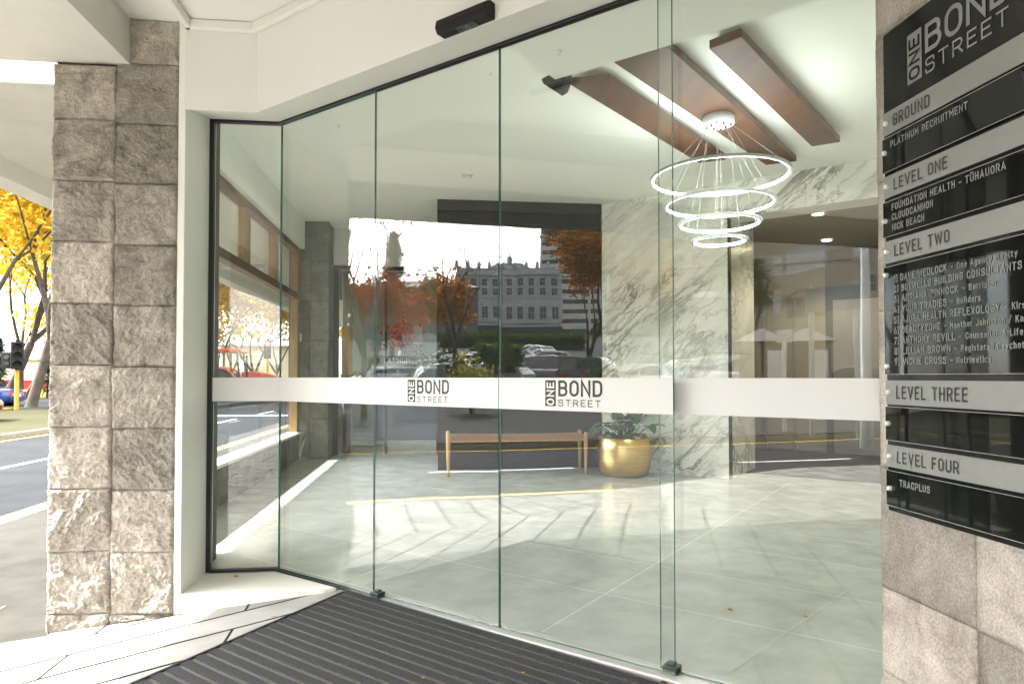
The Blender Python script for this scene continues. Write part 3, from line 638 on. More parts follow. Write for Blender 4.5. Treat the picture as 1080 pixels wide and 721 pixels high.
# white surround: jamb, upstand, fascia, black frame
sur = thing('door_surround', 'cream painted surround framing the glass entrance with low white upstand', 'door frame', (-1.2, 3.5, -0.1))
mb = MB(); mb.box(-1.270, YF - 0.01, -0.3, -1.236, 3.80, 2.80); mb.build('jamb', 'jamb', sur, shift=sur.location, bev=0.004)
mb = MB(); up_f = [(-1.236, YF - 0.008), (-0.56, YF - 0.008), (-0.50, 3.372), (-0.872, 3.684), (-1.236, 3.684)]
mb.prism(up_f, -0.3, -0.001); mb.build('upstand', 'jamb', sur, shift=sur.location, bev=0.006)
# fascia: sidelight part, then parallel to the doors
fold = Vector((-0.899, 3.345, 0)); e1 = Vector((-1.236, 3.345, 0)); e2 = fold + D * 3.0
bfold = Vector((-0.862, 3.70, 0)); b1 = Vector((-1.236, 3.70, 0)); b2 = bfold + D * 2.88
mb = MB()
for (p, q, r_, t) in ((e1, fold, bfold, b1), (fold, e2, b2, bfold)):
    z0, zb, z1 = 2.36, 2.452, 2.80
    vs = [(*p.xy, z0), (*q.xy, z0), (*q.xy, z1), (*p.xy, z1), (*t.xy, zb), (*r_.xy, zb), (*r_.xy, z1), (*t.xy, z1)]
    mb.add(vs, [(0, 1, 2, 3), (0, 4, 5, 1), (4, 7, 6, 5), (3, 2, 6, 7), (0, 3, 7, 4), (1, 5, 6, 2)])
mb.build('fascia', 'cream', sur, shift=sur.location)
mb = MB()
for (p, q, up) in ((e1, fold, 0), (fold, e2, 0)):   # small cornice where fascia meets soffit
    d_ = (q - p).normalized(); n_ = Vector((d_.y, -d_.x, 0))
    mb.obox(p + ZV * 2.752 + n_ * 0.001, q - p, n_ * 0.03, ZV * 0.046)
mb.obox((-1.236, 3.0, 2.752), (0, 0.345, 0), (0.03, 0, 0), (0, 0, 0.046))
mb.build('cornice', 'cream', sur, shift=sur.location, bev=0.006)
mb = MB()
mb.box(-1.236, 3.690, 0.0, -1.214, 3.722, 2.452); mb.box(-1.214, 3.690, -0.001, -0.868, 3.722, 0.012); mb.box(-1.214, 3.690, 2.437, -0.868, 3.722, 2.454)
mb.obox(dp(-0.004, -0.016, 2.437), D * 2.9, I * 0.034, ZV * 0.017); mb.obox(dp(-0.004, -0.014, -0.001), D * 0.735, I * 0.03, ZV * 0.008)
mb.build('glazing_frame', 'black', sur, shift=sur.location)

# canopies and soffits
can = thing('street_canopy', 'white rendered canopy over the footpath with a dropped box beam', 'canopy', (-2.6, 2, 2.6))
mb = MB(); mb.box(-3.449, -8.9, 2.555, -2.30, YF + 0.01, 2.5745); mb.build('added_dark_strip', 'addeddark', can, shift=can.location)  # unseen dark strip, added so the canopy reflects darker in the glass
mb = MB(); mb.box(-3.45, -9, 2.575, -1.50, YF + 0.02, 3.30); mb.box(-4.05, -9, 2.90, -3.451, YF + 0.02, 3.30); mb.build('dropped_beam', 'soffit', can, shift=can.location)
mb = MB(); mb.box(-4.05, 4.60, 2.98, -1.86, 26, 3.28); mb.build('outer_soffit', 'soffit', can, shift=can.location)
mb = MB(); mb.box(-4.05, 4.60, 2.80, -3.80, 26, 2.979); mb.box(-4.05, YF + 0.03, 2.80, -3.80, 4.598, 3.30); mb.build('edge_beam', 'white', can, shift=can.location)  # second box: unseen stretch over the gap, added to keep sun off the lobby floor
mb = MB(); mb.box(-4.05, -9, 3.301, -3.95, 5.4, 5.9); mb.box(-3.949, -9, 3.301, -3.45, -8.9, 3.5); mb.build('parapet', 'soffit', can, shift=can.location)  # unseen tall upstand, added to block sun coming through the canopy gap
mb = MB(); mb.prism([(-1.50, -9), (PX + 0.7, -9), (PX + 0.7, 1.9), (1.4, 1.9), (-0.8, 3.8), (-1.2, 3.8), (-1.50, 3.8)], 2.80, 3.30); mb.build('entrance_soffit', 'cream', can, shift=can.location)
up = thing('upper_storeys', 'rendered upper storeys of the entrance building above the canopy', 'building', (4, 6, 3.3))
mb = MB(); mb.prism([(-1.86, 26), (-1.86, 3.9), (-0.9, 3.9), (1.6, 1.9), (1.95, -9), (14, -9), (14, 26)], 3.31, 14); mb.build('wall', 'white', up, shift=up.location)

# glass: five panes, each with its film band
def pane(name, label, cat, o, ux, w, z0, z1, nrm, th=0.012, band=(0.917, 1.045), logo=None, shoe=None, group='glass panels of the entrance'):
    o = Vector(o); t = thing(name, label, cat, (o.x, o.y, 0), 0, group)
    mb = MB(); e = 0.0
    p = o + ZV * z0; H_ = z1 - z0; ux = Vector(ux).normalized(); nrm = Vector(nrm)
    vs = [p, p + ux * w, p + ux * w - nrm * th, p - nrm * th]; vs = vs + [v + ZV * H_ for v in vs]
    fs = [(0, 3, 2, 1), (4, 5, 6, 7), (0, 1, 5, 4), (1, 2, 6, 5), (2, 3, 7, 6), (3, 0, 4, 7)]
    if ux.cross(-nrm).z < 0: fs = [f[::-1] for f in fs]
    for k, f in enumerate(fs): mb.add([vs[j] for j in f], [(0, 1, 2, 3)], 0 if k in (2, 4) else 1)
    mb.build('pane', ['glass', 'glassedge'], t, shift=t.location)
    mb = MB(); q = o + ux * 0.0 + nrm * 0.0008 + ZV * band[0]; mb.obox(q, ux * w, nrm * 0.0012, ZV * (band[1] - band[0]))
    fb = mb.build('film_band', 'film', t, shift=t.location)
    if logo is not None:
        mb = MB(); s, wd = logo; L = o + ux * s + nrm * 0.0022
        hb = 0.102; z = 0.934; wb = wd * 0.19
        text(mb, 'BOND', L + ux * wd * 0.235 + ZV * (z + 0.039), ux, ZV, 0.0625, weight=0.155, width=wd * 0.765)
        text(mb, 'STREET', L + ux * wd * 0.235 + ZV * (z + 0.0005), ux, ZV, 0.0265, weight=0.13, gap=0.42, width=wd * 0.765)
        vs = [L + ZV * z, L + ux * wb + ZV * z, L + ux * wb + ZV * (z + hb), L + ZV * (z + hb)]; mb.add([v + nrm * 0.0004 for v in vs], [(0, 1, 2, 3)])
        text(mb, 'ONE', L + ux * wb * 0.86 + ZV * (z + hb * 0.04) + nrm * 0.0004, ZV, -ux, wb * 0.72, weight=0.19, gap=0.2, mi=1, width=hb * 0.92)
        mb.build('lettering', ['filmtext', 'film'], t, shift=t.location)
    for s in (shoe or []):
        mb = MB(); mb.obox(o + ux * s - nrm * 0.028 + ZV * 0.001, ux * 0.055, nrm * 0.048, ZV * 0.028); mb.obox(o + ux * (s + 0.012) - nrm * 0.018 + ZV * 0.0285, ux * 0.03, nrm * 0.028, ZV * 0.010)
        mb.build('glass_shoe', 'darkmetal', t, shift=t.location, bev=0.003)
    return t
pane('glass_panel', 'narrow fixed glass sidelight between white jamb and the fold of the glazing', 'glass panel', (-1.213, 3.703, 0), (1, 0, 0), 0.349, 0.012, 2.437, (0, -1, 0))
pane('glass_panel', 'fixed glass pane left of the sliding doors, from fold to first shoe', 'glass panel', dp(0.002), D, 0.735, 0.008, 2.437, N)
pane('sliding_door', 'sliding glass door lettered beside its left edge, left of the centre joint', 'glass door', dp(0.742, -0.004), D, 0.741, 0.014, 2.437, N, logo=(0.225, 0.252), shoe=[0.0], group='sliding glass doors')
pane('sliding_door', 'wider sliding glass door right of the centre joint, lettered in front of bench end', 'glass door', dp(1.4865, -0.004), D, 0.752, 0.014, 2.437, N, logo=(0.2265, 0.255), group='sliding glass doors')
pane('glass_panel', 'fixed glass pane at the right, running behind the stone wall end', 'glass panel', dp(2.17, 0.036), D, 0.75, 0.008, 2.437, N, shoe=[0.015])
mb = MB(); mb.obox(dp(0.72, -0.03, -0.004), D * 2.2, I * 0.10, ZV * 0.009); tag(mb.build('door_threshold', 'sill', bev=0.002), 'pale metal threshold strip under the sliding glass doors', 'threshold')
# operator housing inside, its sensor, and the sensor on the fascia
mb = MB(); mb.obox(dp(1.50, 0.055, 2.455), D * 1.6, I * 0.375, ZV * 0.595); mb.obox(dp(0.0, 0.02, 2.455), D * 3.0, I * 0.034, ZV * 0.595); mb.box(-1.3, 3.725, 2.455, -0.87, 3.76, 3.05)
tag(mb.build('door_operator_housing', 'ceil'), 'white boxed bulkhead over the sliding doors inside the lobby', 'bulkhead')
ms = thing('motion_sensor', 'long black motion sensor fixed on the cream fascia above the doors', 'sensor', fold + D * 1.22 + ZV * 2.36)
mb = MB(); b0 = fold + D * 1.225 + N * 0.001 + ZV * 2.362
prof = [(0, 0.0), (0.045, 0.0), (0.058, 0.02), (0.05, 0.05), (0.03, 0.062), (0, 0.062)]
vs = [b0 + D * s + N * a + ZV * z for s in (0, 0.245) for a, z in prof]; k = len(prof)
mb.add(vs, [tuple(range(k))[::-1], tuple(range(k, 2 * k))] + [(j, (j + 1) % k, k + (j + 1) % k, k + j) for j in range(k)]); mb.build('housing', 'blackplastic', ms, shift=ms.location, bev=0.003)
mb = MB(); mb.obox(b0 + D * 0.09 + N * 0.012 - ZV * 0.004, D * 0.09, N * 0.03, ZV * 0.0035); mb.build('sensor_window', 'carglass', ms, shift=ms.location)
ms2 = dp(1.48, 0.44, 2.45)
mb = MB(); pr = [(-0.01, 0.0), (0.13, 0.03), (0.125, -0.035), (0.105, -0.075), (0.075, -0.085), (0.045, -0.06), (0.0, -0.025)]
vs = [ms2 + D * (a - 0.05) + I * i + ZV * (z + 0.03) for i in (-0.012, 0.05) for a, z in pr]; k = len(pr)
mb.add(vs, [tuple(range(k)), tuple(range(k, 2 * k))[::-1]] + [(k + j, k + (j + 1) % k, (j + 1) % k, j) for j in range(k)])
tag(mb.build('motion_sensor', 'blackplastic', bev=0.006), 'small black rounded sensor under the white bulkhead inside the lobby', 'sensor')

# door mat
dm = thing('door_mat', 'large charcoal ribbed entrance mat in front of the glass doors', 'door mat', (-0.1, 2.2, 0))
ca_, cb_, cc_, cd_ = Vector((-0.437, 3.285, 0)), Vector((-1.13, 2.215, 0)), Vector((0.235, 1.02, 0)), Vector((0.872, 2.06, 0))
m1 = MB(); m2 = MB(); nst = 22
for k in range(nst):
    for (a, b, mm, h) in ((k, k + 0.72, m1, 0.010), (k + 0.72, k + 1, m2, 0.0055)):
        fa, fb = a / nst, b / nst
        p1, p2, p3, p4 = ca_.lerp(cb_, fa), cd_.lerp(cc_, fa), cd_.lerp(cc_, fb), ca_.lerp(cb_, fb)
        mm.prism([p1.xy, p2.xy, p3.xy, p4.xy], -0.003, h)
mf_ = MB()
for (p, q) in ((ca_, cb_), (cb_, cc_), (cc_, cd_), (cd_, ca_)):
    d_ = (q - p).normalized(); n_ = Vector((d_.y, -d_.x, 0)) if (Vector((d_.y, -d_.x, 0))).dot((ca_ + cc_) / 2 - p) < 0 else Vector((-d_.y, d_.x, 0))
    mf_.obox(p - d_ * 0.006 - n_ * 0.002 - ZV * 0.003, (q - p) + d_ * 0.012, n_ * 0.011, ZV * 0.0145)
mf_.build('edge_frame', 'darkmetal', dm, shift=dm.location)
m1.build('pile_strips', 'matpile', dm, shift=dm.location, bev=0.003); m2.build('scraper_ribs', 'matrib', dm, shift=dm.location)

# fallen leaves
rnd = random.Random(5)
def fallen(x, y, z, size, rz, label):
    mb = MB(); n = 9; vs = []; fs = []
    out = [(0, -1.0), (0.28, -0.55), (0.55, -0.35), (0.42, 0.0), (0.62, 0.3), (0.28, 0.45), (0.0, 1.0), (-0.28, 0.5), (-0.55, 0.25), (-0.40, -0.05), (-0.5, -0.4), (-0.2, -0.5)]
    for (a, b) in out:
        r_ = math.hypot(a, b); vs.append((a * size, b * size, (0.35 * r_ * r_) * size * 0.5 + 0.002))
    c_, s_ = math.cos(rz), math.sin(rz)
    vs = [(x + v[0] * c_ - v[1] * s_, y + v[0] * s_ + v[1] * c_, z + v[2]) for v in vs]; vs.append((x, y, z + 0.001))
    k = len(out); mb.add(vs, [(j, (j + 1) % k, k) for j in range(k)], 0, True)
    return tag(mb.build('fallen_leaf', 'fallen'), label, 'leaf', 'fallen leaves at the entrance')
for (x, y, s, L) in ((-1.05, 3.60, 0.022, 'curled orange leaf on the white upstand under the sidelight'),
                     (-0.50, 3.34, 0.012, 'small brown leaf at the end of the white upstand near the mat corner')):
    fallen(x, y, 0.0 if x < -0.6 else gz(x, y), s, rnd.uniform(0, 6), L)
for (x, y, s, L) in ((-0.70, 2.95, 0.013, 'tiny orange leaf scrap near the left edge of the mat'), (-0.05, 2.30, 0.010, 'tiny brown leaf scrap near the middle of the mat'),
                     (0.30, 2.30, 0.009, 'tiny brown leaf scrap on the mat close to the glass doors'), (-0.62, 2.05, 0.010, 'tiny leaf scrap on the mat edge nearest the photographer')):
    fallen(x, y, 0.011, s, rnd.uniform(0, 6), L)
for (x, y, s, L) in ((1.31, 2.84, 0.018, 'small orange leaf on the lobby tiles left of the crossing grout lines'), (1.60, 2.72, 0.018, 'small orange leaf on the lobby tiles right of the crossing grout lines'), (0.54, 3.99, 0.016, 'small brown leaf lying on the lobby floor beyond the centre joint of the doors')):
    fallen(x, y, 0.0, s, rnd.uniform(0, 6), L)

# directory sign on the pier face
SY = 1.735
sg = thing('directory_sign', 'tall black tenant directory sign with silver level bars on granite', 'sign', (PX, 1.42, 0.67))
UX = Vector((0, -1, 0)); NS = Vector((-1, 0, 0)); SW = 0.66
def sp(u, z, o=0.0): return Vector((PX - 0.006 - o, SY - u, z))
mb = MB(); mb.obox(sp(0, 0.672, 0.0), UX * SW, NS * 0.012, ZV * (2.03 - 0.672)); bb = mb.build('backboard', 'signblack', sg, shift=sg.location, bev=0.002)
mb = MB(); o_ = 0.0125
text(mb, 'BOND', sp(0.165, 1.897, o_), UX, ZV, 0.077, weight=0.15, width=0.272)
text(mb, 'STREET', sp(0.165, 1.842, o_), UX, ZV, 0.041, weight=0.125, gap=0.3, width=0.268)
vs = [sp(0.099, 1.842, o_ + 0.0005), sp(0.152, 1.842, o_ + 0.0005), sp(0.152, 1.977, o_ + 0.0005), sp(0.099, 1.977, o_ + 0.0005)]
mb.add(vs, [(0, 1, 2, 3)])
text(mb, 'ONE', sp(0.146, 1.849, o_ + 0.0006), ZV, -UX, 0.041, weight=0.17, gap=0.2, mi=1, width=0.121)
hd = mb.build('heading', ['signtext', 'signblack'], sg, shift=sg.location)
def bolt(par, u, z, o):
    mb = MB(); ax = Matrix.Rotation(R(-90), 3, 'Y')
    mb.lathe([(0.0001, 0.011), (0.0055, 0.0100), (0.0072, 0.007), (0.0072, 0.0)], sp(u, z, o), 14, 0, True, ax)
    mb.build('standoff_bolt', 'bolt', par, shift=sg.location)
def bar(z0, z1, name):
    mb = MB(); mb.obox(sp(0.003, z0, 0.0125), UX * (SW - 0.006), NS * 0.005, ZV * (z1 - z0)); b = mb.build('level_bar', 'signbar', sg, shift=sg.location, bev=0.001)
    mb = MB(); text(mb, name, sp(0.046, z0 + (z1 - z0) * 0.24, 0.0178), UX, ZV, (z1 - z0) * 0.52, weight=0.14, gap=0.17, width=len(name) * 0.0225 - (0.008 if ' ' in name else 0.0))
    mb.build('lettering', 'signink', b, shift=sg.location)
    return b
def namepanel(z0, z1, lines, bolts):
    mb = MB(); q = sp(0.004, z0, 0.0165); mb.obox(q, UX * (SW - 0.008), NS * 0.004, ZV * (z1 - z0)); b = mb.build('name_panel', 'acrylic', sg, shift=sg.location)
    mb = MB(); e_ = 0.0009
    for (u0, u1, a, c) in ((0.004, SW - 0.004, z0, z0 + e_), (0.004, SW - 0.004, z1 - e_, z1), (0.004, 0.004 + e_, z0, z1)):
        mb.obox(sp(u0, a, 0.0206), UX * (u1 - u0), NS * 0.0004, ZV * (c - a))
    mb.build('bright_edge', 'acryedge', b, shift=sg.location)
    if lines:
        mb = MB()
        for (u, z, big, small, wbig) in lines:
            w_ = text(mb, big, sp(u, z, 0.0208), UX, ZV, 0.0193, weight=0.165, gap=0.16, width=wbig)
            if small: text(mb, small, sp(u + w_ + 0.012, z + 0.001, 0.0208), UX, ZV, 0.0158, weight=0.165, gap=0.17, xs=0.92)
        mb.build('lettering', 'signtext', b, shift=sg.location)
    return b
for (z0, z1, nm) in ((1.735, 1.800, 'GROUND'), (1.556, 1.618, 'LEVEL ONE'), (1.370, 1.433, 'LEVEL TWO'), (0.972, 1.040, 'LEVEL THREE'), (0.796, 0.858, 'LEVEL FOUR')):
    b = bar(z0, z1, nm); bolt(b, 0.020, (z0 + z1) / 2, 0.0178)
pl = namepanel(1.628, 1.726, [(0.040, 1.692, 'PLATINUM RECRUITMENT', None, 0.267)], 1); bolt(pl, 0.016, 1.684, 0.0206)
pl = namepanel(1.444, 1.544, [(0.042, 1.514, 'FOUNDATION HEALTH - T\u016aHAUORA', None, 0.363), (0.042, 1.486, 'CLOUDCANNON', None, 0.150), (0.042, 1.457, 'NICK BEACH', None, 0.118)], 1); bolt(pl, 0.016, 1.49, 0.0206)
L2 = [('1) DAVE WEDLOCK -', 'One Agency Realty'), ('2) BUTWELLS BUILDING CONSULTANTS', None), ('3) ADRIANA PINNOCK -', 'Barrister'), ('4) YOUR TRADIES -', 'Builders'), ('5) AJURA HEALTH REFLEXOLOGY -', 'Kirsty Reid'),
      ('6) BEAUTYZONE -', 'Heather Johnston / Karen John'), ('7) ANTHONY REVILL -', 'Counsellor & Life Coach'), ('8) LILLIAN BROWN -', 'Registered Psychotherapist'), ('9) VICKIE CROSS -', 'Nutrimetics')]
pl = namepanel(1.056, 1.360, [(0.046, 1.313 - 0.0289 * k, a, b, len(a) * 0.01215) for k, (a, b) in enumerate(L2)], 2); bolt(pl, 0.018, 1.336, 0.0206); bolt(pl, 0.018, 1.079, 0.0206)
pl = namepanel(0.871, 0.966, None, 1); bolt(pl, 0.018, 0.918, 0.0206)
pl = namepanel(0.688, 0.787, [(0.060, 0.748, 'TRACPLUS', None, 0.110)], 1); bolt(pl, 0.022, 0.737, 0.0206)

# ================================================================== THE LOBBY
lob = [(-1.80, 3.75), (-1.24, 3.75), (-0.875, 3.72)] + [tuple(dp(s, 0.02).xy) for s in (0.0, 2.93)] + [tuple(dp(2.96, 0.02).xy), tuple(dp(2.96, 9.0).xy), (6, 13), (-1.80, 13)]
mb = MB(); mb.prism(lob, -0.12, -0.001); struct(mb.build('lobby_floor', 'tile'))
mb = MB(); mb.prism(lob, 3.05, 3.12); struct(mb.build('lobby_ceiling', 'ceil'))
# window wall to the street
WX = -1.78
ww = thing('window_wall', 'timber framed shop window wall on a low dark stone base beside the street', 'window', (WX, 6, 0))
mb = MB(); mb.box(WX - 0.10, 3.98, -0.3, WX + 0.02, 8.60, 0.32); mb.build('stone_base', 'darkrock', ww, shift=ww.location)
mb = MB(); mb.box(WX - 0.10, 3.98, 0.321, WX + 0.06, 8.60, 0.352); mb.build('sill', 'white', ww, shift=ww.location, bev=0.004)
mb = MB(); mb.box(WX - 0.06, 3.98, 0.353, WX + 0.01, 4.05, 2.68); mb.box(WX - 0.06, 8.44, 0.353, WX + 0.03, 8.60, 2.68)
mb.build('frame', 'goldframe', ww, shift=ww.location, bev=0.003)
mb = MB(); mb.box(WX - 0.06, 4.051, 2.02, WX + 0.03, 8.439, 2.10); mb.box(WX - 0.06, 4.051, 2.62, WX + 0.03, 8.439, 2.68); mb.build('transom', 'timber', ww, shift=ww.location, bev=0.003)
for y in (5.22, 6.32, 7.40):
    mb = MB(); mb.box(WX - 0.06, y - 0.05, 2.101, WX + 0.025, y + 0.05, 2.619); mb.build('mullion', 'goldframe', ww, shift=ww.location, bev=0.003)
mb = MB(); mb.box(WX - 0.031, 4.051, 0.353, WX - 0.023, 8.439, 2.019); mb.build('pane', 'window', ww, shift=ww.location)
for a, b in ((4.051, 5.169), (5.271, 6.269), (6.371, 7.349), (7.451, 8.439)):
    mb = MB(); mb.box(WX - 0.031, a, 2.101, WX - 0.023, b, 2.619); mb.build('pane', 'window', ww, shift=ww.location)
mb = MB(); mb.box(-1.90, 3.98, 2.681, -1.70, 8.60, 3.049); tag(mb.build('wall_bulkhead', 'ceil'), 'dropped white bulkhead above the timber shop windows inside the lobby', 'bulkhead')
mb = MB(); mb.box(-1.90, 3.80, -0.1, -1.315, 3.975, 3.049); tag(mb.build('return_wall', 'wallgrey'), 'short grey wall behind the stone column at the near end of the shop windows', 'wall')
# stone pier at the far end, with its intercom
ip = thing('stone_pier', 'dark grey split stone pier at the far end of the shop windows', 'wall', (-1.6, 8.8, 0))
mb = MB(); mb.box(-1.90, 8.63, 0, -1.41, 9.12, 3.045); mb.build('core', 'joint', ip, shift=ip.location)
mb = MB()
for k in range(6):
    for (xa, xb) in ((-1.89, -1.63), (-1.63, -1.40)):
        sd += 1; rough_block(mb, xa, xb, 0.51 * k - (0.01 if k else 0), min(3.045, 0.51 * (k + 1) - 0.01), 8.62, sd + 900, amp=0.012, n=16)
    sd += 1; rough_block(mb, 8.625, 9.12, 0.51 * k, min(3.045, 0.51 * (k + 1)), -1.405, sd + 900, amp=0.006, n=8, axis='x', sgn=1)
mb.build('stone_cladding', 'darkrock', ip, shift=ip.location)
ic = thing('wall_intercom', 'small pale intercom handset on the dark stone pier', 'intercom', (-1.77, 8.585, 1.50))
mb = MB(); mb.box(-1.80, 8.56, 1.50, -1.73, 8.60, 1.60); mb.build('housing', 'white', ic, shift=ic.location, bev=0.006)
mb = MB(); mb.path([(-1.79, 8.575, 1.505), (-1.80, 8.57, 1.46), (-1.815, 8.57, 1.44), (-1.825, 8.575, 1.46)], 0.006, 6); mb.build('cord', 'white', ic, shift=ic.location)
# glazed office partition beyond
pt = thing('glazed_partition', 'dark framed glazed office partition at the back of the lobby beside the stone pier', 'partition', (-0.7, 9.05, 0))
mb = MB(); mb.box(-1.40, 9.0, 0, -1.335, 9.08, 2.50); mb.box(-1.40, 9.0, 2.501, 0.02, 9.08, 2.545); mb.box(-0.02, 9.0, 0, 0.02, 9.08, 2.50); mb.box(-0.72, 9.01, 0, -0.69, 9.07, 2.50)
mb.build('frame', 'darkmetal', pt, shift=pt.location)
mb = MB(); mb.box(-1.33, 9.035, 0.02, -0.725, 9.043, 2.50); mb.box(-0.685, 9.035, 0.02, -0.025, 9.043, 2.50); mb.build('pane', 'window', pt, shift=pt.location)
mb = MB(); mb.box(-1.41, 9.01, 2.546, 0.02, 9.09, 3.049); tag(mb.build('partition_head_wall', 'wallpale'), 'pale wall above the dark framed office partition', 'wall')
mb = MB(); mb.box(-1.335, 9.30, 0.002, -1.19, 9.345, 1.75); tag(mb.build('timber_screen', 'ply', bev=0.004), 'narrow orange timber screen standing behind the office glass', 'screen')
o = thing('office_plant', 'spiky dark pot plant behind the office glass by the timber screen', 'plant', (-1.25, 9.22, 0))
mb = MB(); rnd = random.Random(8)
for k in range(26):
    a = rnd.uniform(0, 6.28); l_ = rnd.uniform(0.18, 0.34); p = Vector((-1.24, 9.2, 0.95)); dr = Vector((math.cos(a), math.sin(a) * 0.5, rnd.uniform(0.2, 1.2))).normalized()
    q = p + dr * l_; sd2 = Vector((-dr.y, dr.x, 0)).normalized() * 0.009; e = q + dr * 0.06 - ZV * 0.09
    mb.add([p - sd2, p + sd2, q + sd2, e, q - sd2], [(0, 1, 2, 4), (4, 2, 3)])
mb.build('foliage', 'lgreen', o, shift=o.location)
mb = MB(); mb.lathe([(0.001, 0), (0.05, 0), (0.085, 0.95), (0.075, 0.95), (0.001, 0.90)], (-1.24, 9.2, 0.002), 16); mb.build('pot', 'darkmetal', o, shift=o.location)
dk = thing('reception_counter', 'slate blue reception counter lettered in white inside the office', 'counter', (-0.7, 11.2, 0))
mb = MB(); mb.box(-1.05, 11.0, 0.0, 0.35, 11.5, 1.18); mb.build('body', 'deskblue', dk, shift=dk.location, bev=0.01)
mb = MB(); mb.box(-1.08, 10.97, 1.181, 0.38, 11.52, 1.22); mb.build('top', 'white', dk, shift=dk.location, bev=0.005)
mb = MB(); mb.box(-1.02, 11.05, 1.221, -0.36, 11.09, 1.40); pn_ = mb.build('name_board', 'deskblue', dk, shift=dk.location)
mb = MB(); text(mb, 'PLATINUM', (-0.96, 11.049, 1.275), (1, 0, 0), ZV, 0.085, weight=0.17, width=0.50); mb.build('lettering', 'white', pn_, shift=dk.location)
fl = thing('flower_arrangement', 'tall vase of red flowers on the reception counter inside the office', 'flowers', (-0.6, 11.3, 1.22))
mb = MB(); rnd = random.Random(4)
for k in range(130):
    p = Vector((-0.62 + rnd.gauss(0, 0.16), 11.3 + rnd.gauss(0, 0.1), 1.74 + rnd.gauss(0, 0.13)))
    for j in range(3):
        a = Vector((rnd.gauss(0, 1), rnd.gauss(0, 1), rnd.gauss(0, 1))).normalized() * 0.035; b = Vector((rnd.gauss(0, 1), rnd.gauss(0, 1), rnd.gauss(0, 1))).normalized() * 0.03
        mb.add([p - a, p - b, p + a, p + b], [(0, 1, 2, 3)])
tag(mb.build('blooms', 'redpetal', fl, shift=fl.location), kind='stuff')
mb = MB()
for k in range(12): mb.path([(-0.62, 11.3, 1.4), (-0.62 + rnd.gauss(0, 0.1), 11.3 + rnd.gauss(0, 0.08), 1.7)], 0.006, 5)
mb.build('stems', 'lgreen', fl, shift=fl.location)
mb = MB(); mb.lathe([(0.001, 0), (0.06, 0), (0.08, 0.12), (0.05, 0.24), (0.06, 0.26), (0.05, 0.255), (0.001, 0.2)], (-0.62, 11.3, 1.222), 16); mb.build('vase', 'paleblue', fl, shift=fl.location)
mb = MB(); mb.box(-0.42, 11.25, 1.60, -0.27, 11.28, 1.92); mb.box(-0.36, 11.25, 1.222, -0.33, 11.27, 1.60); tag(mb.build('counter_screen', 'paleblue', bev=0.004), 'pale blue upright screen on the reception counter beside the red flowers', 'screen')
mb = MB(); mb.box(-1.80, 12.7, 0, 3.0, 12.8, 3.049); tag(mb.build('office_back_wall', 'officegreen'), 'grey green back wall of the office beyond the glazed partition', 'wall')
mb = MB(); mb.box(-1.9, 9.13, -0.3, -1.81, 12.7, 0.8); mb.box(-1.9, 9.13, 2.5, -1.81, 12.7, 3.05); tag(mb.build('office_side_wall', 'officegreen'), 'low office wall under the street windows behind the stone pier', 'wall')
# dark ribbed wall panel and its head
dw = thing('dark_wall_panel', 'large black ribbed wall panel behind the woven bench', 'wall panel', (0.94, 7.42, 0))
mb = MB(); mb.box(0.0, 7.42, 0.0, 1.878, 9.0, 2.93); mb.build('body', 'slat', dw, shift=dw.location)
mb = MB()
for k in range(97): mb.box(0.004, 7.414, 0.02 + k * 0.03, 1.876, 7.4195, 0.02 + k * 0.03 + 0.026)
mb.build('ribs', 'slat', dw, shift=dw.location)
mb = MB(); mb.box(-0.012, 7.385, 2.931, 1.878, 9.0, 3.049); mb.build('head_strip', 'slathead', dw, shift=dw.location)
# marble wall, parallel to the doors
mw = thing('marble_wall', 'white marble clad wall with grey veins behind the golden planter', 'wall', mp(0.7))
def mbox(mb, s0, s1, i0, i1, z0, z1, m=0): mb.obox(mp(s0, i0, z0), D * (s1 - s0), I * (i1 - i0), ZV * (z1 - z0), m)
mb = MB(); g = 0.0025
for (s0, s1) in ((0.0, 0.72), (0.72, 1.44)):
    for (z0, z1) in ((0.0, 0.42), (0.42, 1.30), (1.30, 2.20), (2.20, 3.048)): mbox(mb, s0 + g / 2, s1 - g / 2, 0.0, 0.03, z0 + g / 2, z1 - g / 2)
for k in range(3): mbox(mb, 1.44 + 0.75 * k + g / 2, 1.44 + 0.75 * (k + 1) - g / 2, 0.0, 0.03, 2.69, 3.048)
for (z0, z1) in ((0.0, 1.30), (1.30, 2.20), (2.20, 3.048)): mbox(mb, 1.405, 1.4385, 0.0305, 1.02, z0 + g / 2, z1 - g / 2)
mb.build('marble_slabs', 'marble', mw, shift=mw.location)
mb = MB(); mbox(mb, 0.0, 1.404, 0.0305, 1.0, 0, 3.048); mbox(mb, 1.44, 3.69, 0.0305, 0.30, 2.70, 3.048); mbox(mb, 1.44, 3.69, 0.02, 0.30, 2.688, 2.6995); mb.build('backing', 'wallpale', mw, shift=mw.location)
mb = MB(); mbox(mb, 1.441, 1.452, 0.004, 0.09, 0.0, 2.688); mb.build('corner_trim', 'darkmetal', mw, shift=mw.location)
